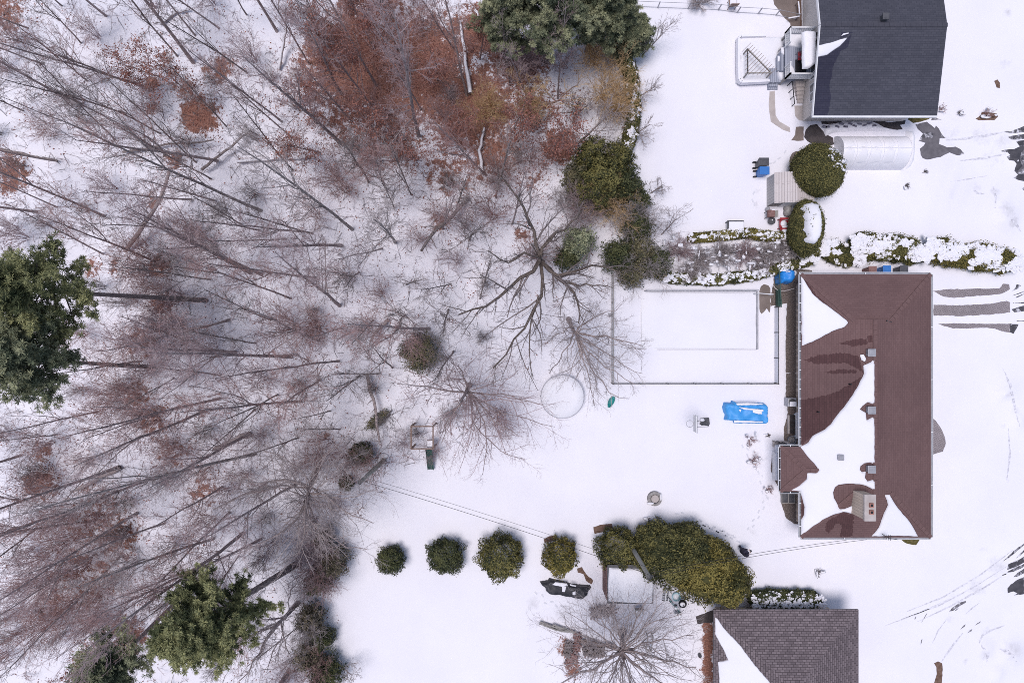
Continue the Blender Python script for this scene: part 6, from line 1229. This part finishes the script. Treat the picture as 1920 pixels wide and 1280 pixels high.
for lb, x, y, h, sd, ln in (('small leafless tree on open snow right of the broad cedar', 1220, 362, 1.8, 311, (.5, .2)), ('bare many-branched sapling beside the garden-bed end', 1240, 440, 3.2, 312, (.3, .6)), ('bare spreading sapling right of the small dark top pine', 1203, 105, 3.4, 313, (1.0, .3)), ('thin bare sapling outside the curved hedge, upper one', 1192, 185, 2.4, 314, (.9, 0)), ('thin bare sapling outside the curved hedge, lower one', 1185, 255, 2.4, 315, (.8, .1)), ('thin bare stems leaning from the lawn-edge cedars', 632, 1245, 2.2, 316, (1.6, .2))):
    t = thing('sapling', lb, 'tree', at(x, y)); bare_tree(sd, t, h, .045, ln, cb=.1, limbs=10, spread=.75, subs=6, twigs=4, lets=2, rise=.85, twigm='twig_grey', twr=.006)
# snowy shrubs near the house and in the garden bed
for lb, x, y, r_, sd in (('brown dried shrub in snow below the pale blue tarp', 1405, 822, .5, 321), ('wide snowy dried shrub above the bay, lower of two', 1413, 862, .55, 322), ('small snowy dried shrub beside the bay window ledge', 1440, 915, .38, 323), ('tiny dry tuft right of the brown dried shrub', 1440, 815, .2, 324), ('dry tuft on snow between cedars and house road side', 1534, 1072, .3, 325), ('dry plants poking from the snowy flower bed', 1850, 216, .45, 326),
                      ('dark tuft at the slate house corner', 1763, 205, .35, 327), ('small dark tuft right of the slate house', 1799, 213, .25, 328), ('dry tuft on snow below the car shelter end', 1733, 323, .2, 329), ('dry tuft below the driveway snow bank', 1697, 350, .25, 330), ('dry stems above the fire pit clump of cedars', 1215, 975, .3, 331), ('dry stems at the upper rim of the big cedar clump', 1232, 972, .25, 332)):
    t = thing('dried_shrub', lb, 'shrub', at(x, y)); shrub(sd, t, r_, r_*1.3, 12, 'twig_red' if r_ > .3 else 'twig_dark', .007, 6, 4, snow=int(14*r_))
for i, (x, y, r_, lb, sn) in enumerate(((1268, 470, 1.2, 'mauve twig shrub at the left end of the garden bed', 10), (1310, 490, 1.1, 'snow striped shrub second from the left in the garden bed', 26), (1350, 480, 1.2, 'grey snowy shrub in the middle left of the garden bed', 16), (1392, 478, 1.2, 'grey snowy shrub in the centre of the garden bed', 16), (1432, 478, 1.2, 'grey snowy shrub right of the garden-bed centre', 18), (1470, 468, 1.0, 'snowy shrub at the right end of the garden bed', 18), (1290, 512, .8, 'low snowy shrub over the lower hedge left end', 26), (1420, 500, .8, 'low snowy shrub over the lower hedge middle', 26))):
    t = thing('snowy_shrub', lb, 'shrub', at(x, y), 'shrubs in the garden bed'); shrub(341+i, t, r_, 1.3, 34, 'twig_mauve' if i in (0, 3) else 'twig_grey', .010, 9, 6, snow=int(sn*1.6))
g = MB(); a, b = W(1245, 477, .7), W(1480, 472, .7); tag(g.tube([a, a.lerp(b, .5), b], .02, 6).build('support_wire', M['black'], None), 'dark wire stretched through the snowy garden bed', 'wire')

# ------------------------------------------------------------------ the woods: prototypes, then copies at the trunk feet seen in the photograph
KIND = {}
def proto(key, seed, **k):
    t = thing('bare_tree', 'x', 'tree', (0, 0, 0)); bare_tree(seed, t, **k); KIND[key] = t; return t
proto('tall_a', 401, h=17, r=.17, lean=(.8, .3), cb=.24, spread=.24, limbs=16, subs=7, twigs=6, lets=4, barkm='bark', twigm='twig_mauve', rise=.6)
proto('tall_b', 402, h=18, r=.15, lean=(-.7, .7), cb=.28, spread=.22, limbs=15, subs=7, twigs=6, lets=4, barkm='bark_pale', twigm='twig_grey', rise=.6)
proto('tall_c', 403, h=15, r=.13, lean=(.4, -.9), cb=.2, spread=.27, limbs=16, subs=7, twigs=6, lets=4, barkm='bark', twigm='twig_red', rise=.65)
proto('tall_d', 404, h=16, r=.19, lean=(0, .9), cb=.25, spread=.27, limbs=15, subs=7, twigs=6, lets=4, barkm='bark', twigm='twig_mauve', rise=.65)
proto('slim_a', 405, h=11, r=.075, lean=(.6, .6), cb=.25, spread=.26, limbs=13, subs=6, twigs=5, lets=2, barkm='bark_dark', twigm='twig_dark', rise=.6)
proto('slim_b', 406, h=9, r=.06, lean=(-.6, .3), cb=.2, spread=.28, limbs=12, subs=6, twigs=5, lets=2, barkm='bark_dark', twigm='twig_grey', rise=.65)
proto('slim_c', 407, h=12, r=.085, lean=(.3, -.7), cb=.3, spread=.24, limbs=13, subs=6, twigs=5, lets=2, barkm='bark', twigm='twig_mauve', rise=.6)
proto('leafy_a', 408, h=9, r=.10, lean=(.4, .5), cb=.15, spread=.36, limbs=16, subs=7, twigs=6, lets=2, barkm='bark', twigm='twig_red', leaves=2600)
proto('leafy_b', 409, h=6, r=.07, lean=(-.3, .4), cb=.1, spread=.45, limbs=14, subs=7, twigs=6, lets=2, barkm='bark', twigm='twig_red', leaves=2000)
for i in range(4):
    t = thing('sapling', 'x', 'tree', (0, 0, 0)); shrub(420+i, t, (1.0, .8, 1.2, .7)[i], (2.6, 2.0, 3.2, 1.8)[i], (16, 14, 18, 14)[i], ('twig_mauve', 'twig_dark', 'twig_red', 'twig_grey')[i], 0.0060, 8, 5); KIND[f'sap_{i}'] = t
LM = [('the tall left-edge pines', 90, 580), ('the bushy bottom-left pine', 385, 1165), ('the big top-edge pine', 1020, 20), ('the wood-edge utility pole', 700, 885), ('the square playset', 792, 820), ('the round golden shrub', 915, 203), ('the big spreading tree', 1012, 485), ('the brown leaf carpet', 740, 150),
      ('the top left corner', 0, 0), ('the bottom left corner', 0, 1280), ('the forked big tree', 580, 925), ('the sparse olive juniper', 788, 662), ('the red leaf patch', 375, 215), ('the dark corner conifer', 215, 1238), ('the crossing fallen logs', 500, 300), ('the broad olive cedar', 1125, 325), ('the mauve drooping tree', 875, 740), ('the left photo border', 0, 850), ('the left photo border', 0, 300)]
def dirword(dx, dy):
    a = math.degrees(math.atan2(-dy, dx)) % 360
    return ('right of', 'above right of', 'above', 'above left of', 'left of', 'below left of', 'below', 'below right of')[int((a+22.5)//45) % 8]
placed = []
def plant(key, x, y, s, rz, lean=None):
    src = KIND[key]; used = src.get('_u', 0); o = src if not used else copy_tree(src); src['_u'] = 1
    if '_u' in o and o is not src: del o['_u']
    o.location = at(x, y); o.scale = (s, s, s*random.Random(int(x*7+y)).uniform(.92, 1.08)); rl_ = random.Random(int(x*3+y*11)); tl_ = 0 if key[:3] == 'sap' else .15; o.rotation_euler = (rl_.uniform(-tl_, tl_), rl_.uniform(-tl_, tl_), rz); placed.append((o, key, x, y))
BASES = [(462,135,'slim_a'),(362,117,'tall_d'),(462,27,'slim_a'),(270,163,'tall_c'),(160,150,'slim_b'),(237,214,'slim_a'),(246,245,'slim_c'),(215,262,'slim_a'),(107,302,'slim_c'),(46,209,'slim_b'),(55,54,'slim_a'),(125,186,'slim_c'),
 (640,176,'tall_a'),(637,267,'tall_d'),(785,255,'tall_a'),(875,178,'tall_c'),(790,207,'slim_c'),(550,320,'slim_a'),(402,376,'slim_c'),(470,512,'tall_d'),(392,523,'slim_a'),(420,514,'slim_b'),(190,475,'slim_c'),(489,395,'tall_b'),(567,435,'slim_c'),(587,438,'slim_a'),
 (660,430,'tall_b'),(640,460,'tall_d'),(740,454,'tall_b'),(805,616,'tall_c'),(716,465,'slim_c'),(637,573,'tall_a'),(640,616,'slim_c'),(672,510,'slim_a'),(762,534,'slim_b'),(491,515,'tall_a'),(845,532,'slim_b'),(485,431,'slim_a'),(470,812,'tall_d'),(385,770,'tall_a'),(412,747,'tall_c'),(222,875,'tall_a'),(280,895,'slim_c'),
 (297,893,'tall_c'),(480,850,'tall_b'),(412,704,'slim_c'),(547,669,'tall_a'),(542,687,'slim_c'),(637,805,'slim_b'),(674,704,'slim_b'),(565,752,'tall_c'),(600,712,'tall_c'),(850,658,'slim_a'),(560,905,'tall_a'),(490,1010,'tall_c'),(430,960,'tall_c'),(455,1000,'tall_a'),(400,1010,'tall_b'),
 (735,690,'slim_a'),(430,600,'tall_c'),(350,640,'slim_c'),(510,600,'slim_a'),(440,660,'tall_a'),(340,760,'slim_c'),(520,740,'slim_a'),(330,300,'slim_b'),(300,250,'slim_a'),(405,300,'tall_c'),(530,230,'slim_c'),(580,120,'slim_c'),(520,60,'tall_c'),(700,90,'slim_c'),(760,60,'slim_a'),(850,90,'slim_c'),(930,370,'slim_b'),(880,450,'slim_a'),(900,560,'slim_b'),(960,420,'slim_c'),(830,430,'slim_c'),
 (690,340,'slim_a'),(740,390,'slim_b'),(590,520,'tall_c'),(545,560,'slim_c'),(700,600,'slim_b'),(760,590,'slim_a'),(710,700,'slim_b'),(840,580,'slim_a'),(600,640,'slim_c'),(310,980,'slim_c'),(260,960,'tall_a'),(380,1060,'slim_c'),(560,820,'slim_b'),(620,770,'slim_b'),
 (700,200,'leafy_a'),(755,130,'leafy_a'),(820,150,'leafy_b'),(650,110,'leafy_b'),(590,230,'leafy_b'),(850,260,'leafy_b'),(720,270,'leafy_b'),(900,110,'leafy_b'),(370,190,'leafy_b'),(300,145,'leafy_b'),(690,40,'leafy_b'),(960,250,'leafy_b'),(1040,265,'leafy_b'),(235,1200,'leafy_b'),(600,285,'leafy_b'),(780,300,'leafy_b')]
rt = random.Random(12)
for x, y, k in BASES: plant(k, x, y, rt.uniform(.85, 1.08), rt.uniform(0, 6.28))
pts_ = [(x, y) for x, y, _ in BASES]
tries = 0; nadd = 0
while nadd < 55 and tries < 8000:
    tries += 1; x, y = rt.uniform(5, 1150), rt.uniform(5, 1240)
    if not inpoly(np.array([x]), np.array([y]), FOREST)[0] or edge_dist(np.array([x]), np.array([y]), FOREST)[0] < 60: continue
    if (x > 940 and y > 250) or (x < 200 and 440 < y < 760) or (x > 860 and y < 150) or (x < 420 and y > 1060) or any(math.hypot(x-a_, y-b_) < 30 for a_, b_ in pts_): continue
    pts_.append((x, y)); k = rt.choice(['slim_a', 'slim_b', 'slim_c', 'slim_c', 'tall_c', 'slim_b']); plant(k, x, y, rt.uniform(.7, 1.05), rt.uniform(0, 6.28)); nadd += 1
tries = 0; nsap = 0
while nsap < 130 and tries < 6000:
    tries += 1; x, y = rt.uniform(5, 1170), rt.uniform(5, 1270)
    if not inpoly(np.array([x]), np.array([y]), FOREST)[0] or edge_dist(np.array([x]), np.array([y]), FOREST)[0] < 22: continue
    if (x > 1000 and y > 250) or (x < 150 and 470 < y < 750) or any(math.hypot(x-a_, y-b_) < 26 for a_, b_ in pts_): continue
    pts_.append((x, y)); k = 'sap_%d' % rt.choice([0, 0, 1, 1, 2, 2, 3]); plant(k, x, y, rt.uniform(.7, 1.25), rt.uniform(0, 6.28)); nsap += 1
for x, y in ((190,960),(150,1000),(230,1000),(170,1050),(120,1080),(210,1090),(250,1050),(140,1130),(190,1150),(90,1040),(230,1160),(100,1160),(285,520),(300,580),(270,640),(280,700),(255,750),(300,790),(320,840),(95,830),(75,890),(110,920),(400,880),(420,920),(310,490),(340,560),(560,620),(600,600),(985,300),(930,400),(640,330),(700,300)):
    plant(rt.choice(['sap_0', 'sap_2', 'sap_2', 'sap_0']), x+rt.uniform(-8, 8), y+rt.uniform(-8, 8), rt.uniform(.9, 1.5), rt.uniform(0, 6.28))
DESC = {'tall': 'tall bare tree', 'slim': 'slim bare tree', 'leaf': 'brown-leaved tree', 'sap_': 'twiggy sapling'}
GRP = {'tall': 'tall bare trees in the woods', 'slim': 'slim bare trees in the woods', 'leaf': 'trees keeping brown leaves', 'sap_': 'twiggy saplings in the woods'}
bucket = {}
for o, k, x, y in placed:
    nm, lx, ly = min(LM, key=lambda q: math.hypot(x-q[1], y-q[2])); bucket.setdefault((k[:4], nm, dirword(x-lx, y-ly)), []).append((math.hypot(x-lx, y-ly), o))
for (k, nm, dw), lst in bucket.items():
    lst.sort(key=lambda q: q[0])
    for i, (d, o) in enumerate(lst):
        o['category'] = 'tree'; o['group'] = GRP[k]
        o['label'] = f'{DESC[k]} {dw} {nm}' if len(lst) == 1 else f'{DESC[k]} {dw} {nm}, {ORD[i]+" " if i else ""}nearest to it'
for t in KIND.values():
    if '_u' in t: del t['_u']
# leaning and fallen trunks
def log(lab, pts, r_, snow=True, m_='bark'):
    a = LN(*pts); t = thing('fallen_log', lab, 'log', (a[0].x, a[0].y, 0), 'fallen trunks in the woods'); p, l = resample(a, 9); rr = np.random.default_rng(int(pts[0])); p[1:-1] += rr.normal(0, .04, (7, 3)); p[:, 2] = np.maximum(p[:, 2], .12)
    rad = r_*np.linspace(1, .55, 9); obj_np('trunk', [tubes(p[None], rad[None], 8)], M[m_], t)
    s1, r1, l1 = spawn(rr, p[None], rad[None], np.array([l]), 7, .22, .8, 5, .15, .02, .35, .012, .35, 1.0); obj_np('branches', [tubes(s1, r1, 4)], M[m_], t)
    if snow: q = p.copy(); q[:, 2] += rad*.55; obj_np('snow_cap', [tubes(q[None], (rad*.78)[None], 7)], M['snow'], t)
log('upright snow streaked broken log beside the round golden shrub', (905,325,.2, 900,280,.3, 908,240,.4), .16); log('snowy log lying on the leaf carpet left of the golden shrub', (882,175,.2, 872,110,.3, 862,40,.4), .18)
log('snowy log crossing below the leaf carpet', (445,303,.3, 500,300,.3, 590,296,.3), .12); log('diagonal dark log between the red leaf patch and crossing logs', (378,318,.6, 420,285,.8, 465,250,1.2), .11, False, 'bark_dark'); log('thin dark log crossing the diagonal one', (230,285,.3, 320,272,.5, 400,262,.8), .09, False, 'bark_dark')
log('leaning mossy trunk left of the tall slim trees', (235,470,.3, 262,430,1.5, 295,385,3, 318,320,4.6), .16, False); log('leaning dark trunk in front of the spreading tree', (877,370,.3, 850,405,1.5, 815,433,3, 790,470,4.4), .15, False, 'bark_dark')
log('grey leaning trunk right of the slim middle trees', (728,600,.4, 712,615,.8, 693,640,1.2), .13, False); log('long leaning trunk running to the mauve tree', (688,700,.6, 697,740,.8, 705,780,1.0, 712,830,1.2), .13, False); log('thick cut log lying beside the left lower trees', (470,812,.3, 430,828,.4, 400,842,.4), .2, False)
log('brown cut log lying alone in snow at lower left', (225,875,.3, 180,900,.4, 132,922,.5), .17, False); log('dark log beside the brown leaf strip at top', (300,45,.3, 330,22,.4, 355,18,.5), .12); log('snowy snag leaning at the leaf carpet left border', (522,130,.3, 530,90,1.0, 536,50,2.0), .13); log('pale broken log near the big top pine', (890,20,.3, 905,40,.4, 918,58,.4), .13)
log('snowy thin log above the crossing logs', (708,300,.2, 740,298,.2, 790,300,.2), .1); log('dark log lying in snow near the left border', (0,280,.2, 50,290,.3, 108,302,.3), .1, False, 'bark_dark'); log('short grey log right of the spreading tree foot', (960,610,.2, 985,590,.2, 1010,570,.3), .09)
# litter and twigs nobody could count
rng = np.random.default_rng(77); n0 = 150000
X = rng.uniform(-44, 12, n0); Y = rng.uniform(-32, 32, n0); px = 960+X*F/HC; py = 640-Y*F/HC
dl = np.zeros(n0)
for x, y, r_, s in LEAF: q = np.hypot(px-x, py-y)/r_; dl = np.maximum(dl, s*np.exp(-q**2.5*.9))
nz_ = np.array([mnoise.noise(Vector((a*.9, b*.9, 3.3)))+.6*mnoise.noise(Vector((a*2.6, b*2.6, 7))) for a, b in zip(X, Y)])
kp = (rng.uniform(0, 1, n0) < np.clip(dl*1.0+nz_*.7-.12, 0.004, 1)) & ((dl > .2) | inpoly(px, py, FOREST)); X, Y = X[kp], Y[kp]; n = len(X)
C = np.stack([X, Y, gz_np(X, Y)+rng.uniform(.015, .06, n)], 1); Nn = np.stack([rng.normal(0, .5, n), rng.normal(0, .5, n), np.ones(n)], 1)
V, Q = leafquads(rng, C, Nn, .115, .075); lit = mk('leaf_litter', V, Q, M['leaf_brown'], None, False, None, {'tone': ('FACE', rng.uniform(0, 1, n))}); lit['kind'] = 'stuff'; tag(lit, 'rusty brown fallen leaves scattered over the snowy forest floor', 'leaves')
n0 = 13000; X = rng.uniform(-40, 10, n0); Y = rng.uniform(-28, 28, n0); px = 960+X*F/HC; py = 640-Y*F/HC; nz_ = np.array([mnoise.noise(Vector((a*.35, b*.35, 9))) for a, b in zip(X, Y)])
kp = inpoly(px, py, FOREST) & (edge_dist(px, py, FOREST) > 8) & (nz_+rng.uniform(-.4, .5, n0) > 0); X, Y = X[kp], Y[kp]
for nm_, sl, mt_, lb in (('undergrowth', slice(0, None, 3), 'twig_dark', 'dark short twigs of undergrowth across the snowy woods'), ('undergrowth', slice(1, None, 3), 'twig_mauve', 'mauve brushy undergrowth across the snowy woods'), ('undergrowth', slice(2, None, 3), 'bark_dark', 'dead sticks lying across the snowy forest floor')):
    x, y = X[sl], Y[sl]; n = len(x); O = np.stack([x, y, gz_np(x, y)], 1); flat = mt_ == 'bark_dark'
    D = np.stack([rng.normal(0, 1, n), rng.normal(0, 1, n), np.full(n, .04 if flat else .7)], 1); D /= np.linalg.norm(D, axis=1, keepdims=True); L_ = rng.uniform(.4, 1.5, n)
    if flat: O[:, 2] += .05
    p0 = poly_grow(rng, O, D, L_, 4, .18, 0 if flat else .03); r0 = np.linspace(.012, .006, 4)[None]*rng.uniform(.6, 1.5, (n, 1)); s1, r1, l1 = spawn(rng, p0, r0, L_, 4, .5, .7, 3, .2, .02 if not flat else 0, .7, .006, .2, 1.0)
    if flat: s1[..., 2] = np.maximum(s1[..., 2], O[:, 2].repeat(4)[:, None]-.02)
    o = obj_np(nm_, [tubes(p0, r0, 3), tubes(s1, r1, 3)], M[mt_], None); o['kind'] = 'stuff'; tag(o, lb, 'undergrowth')
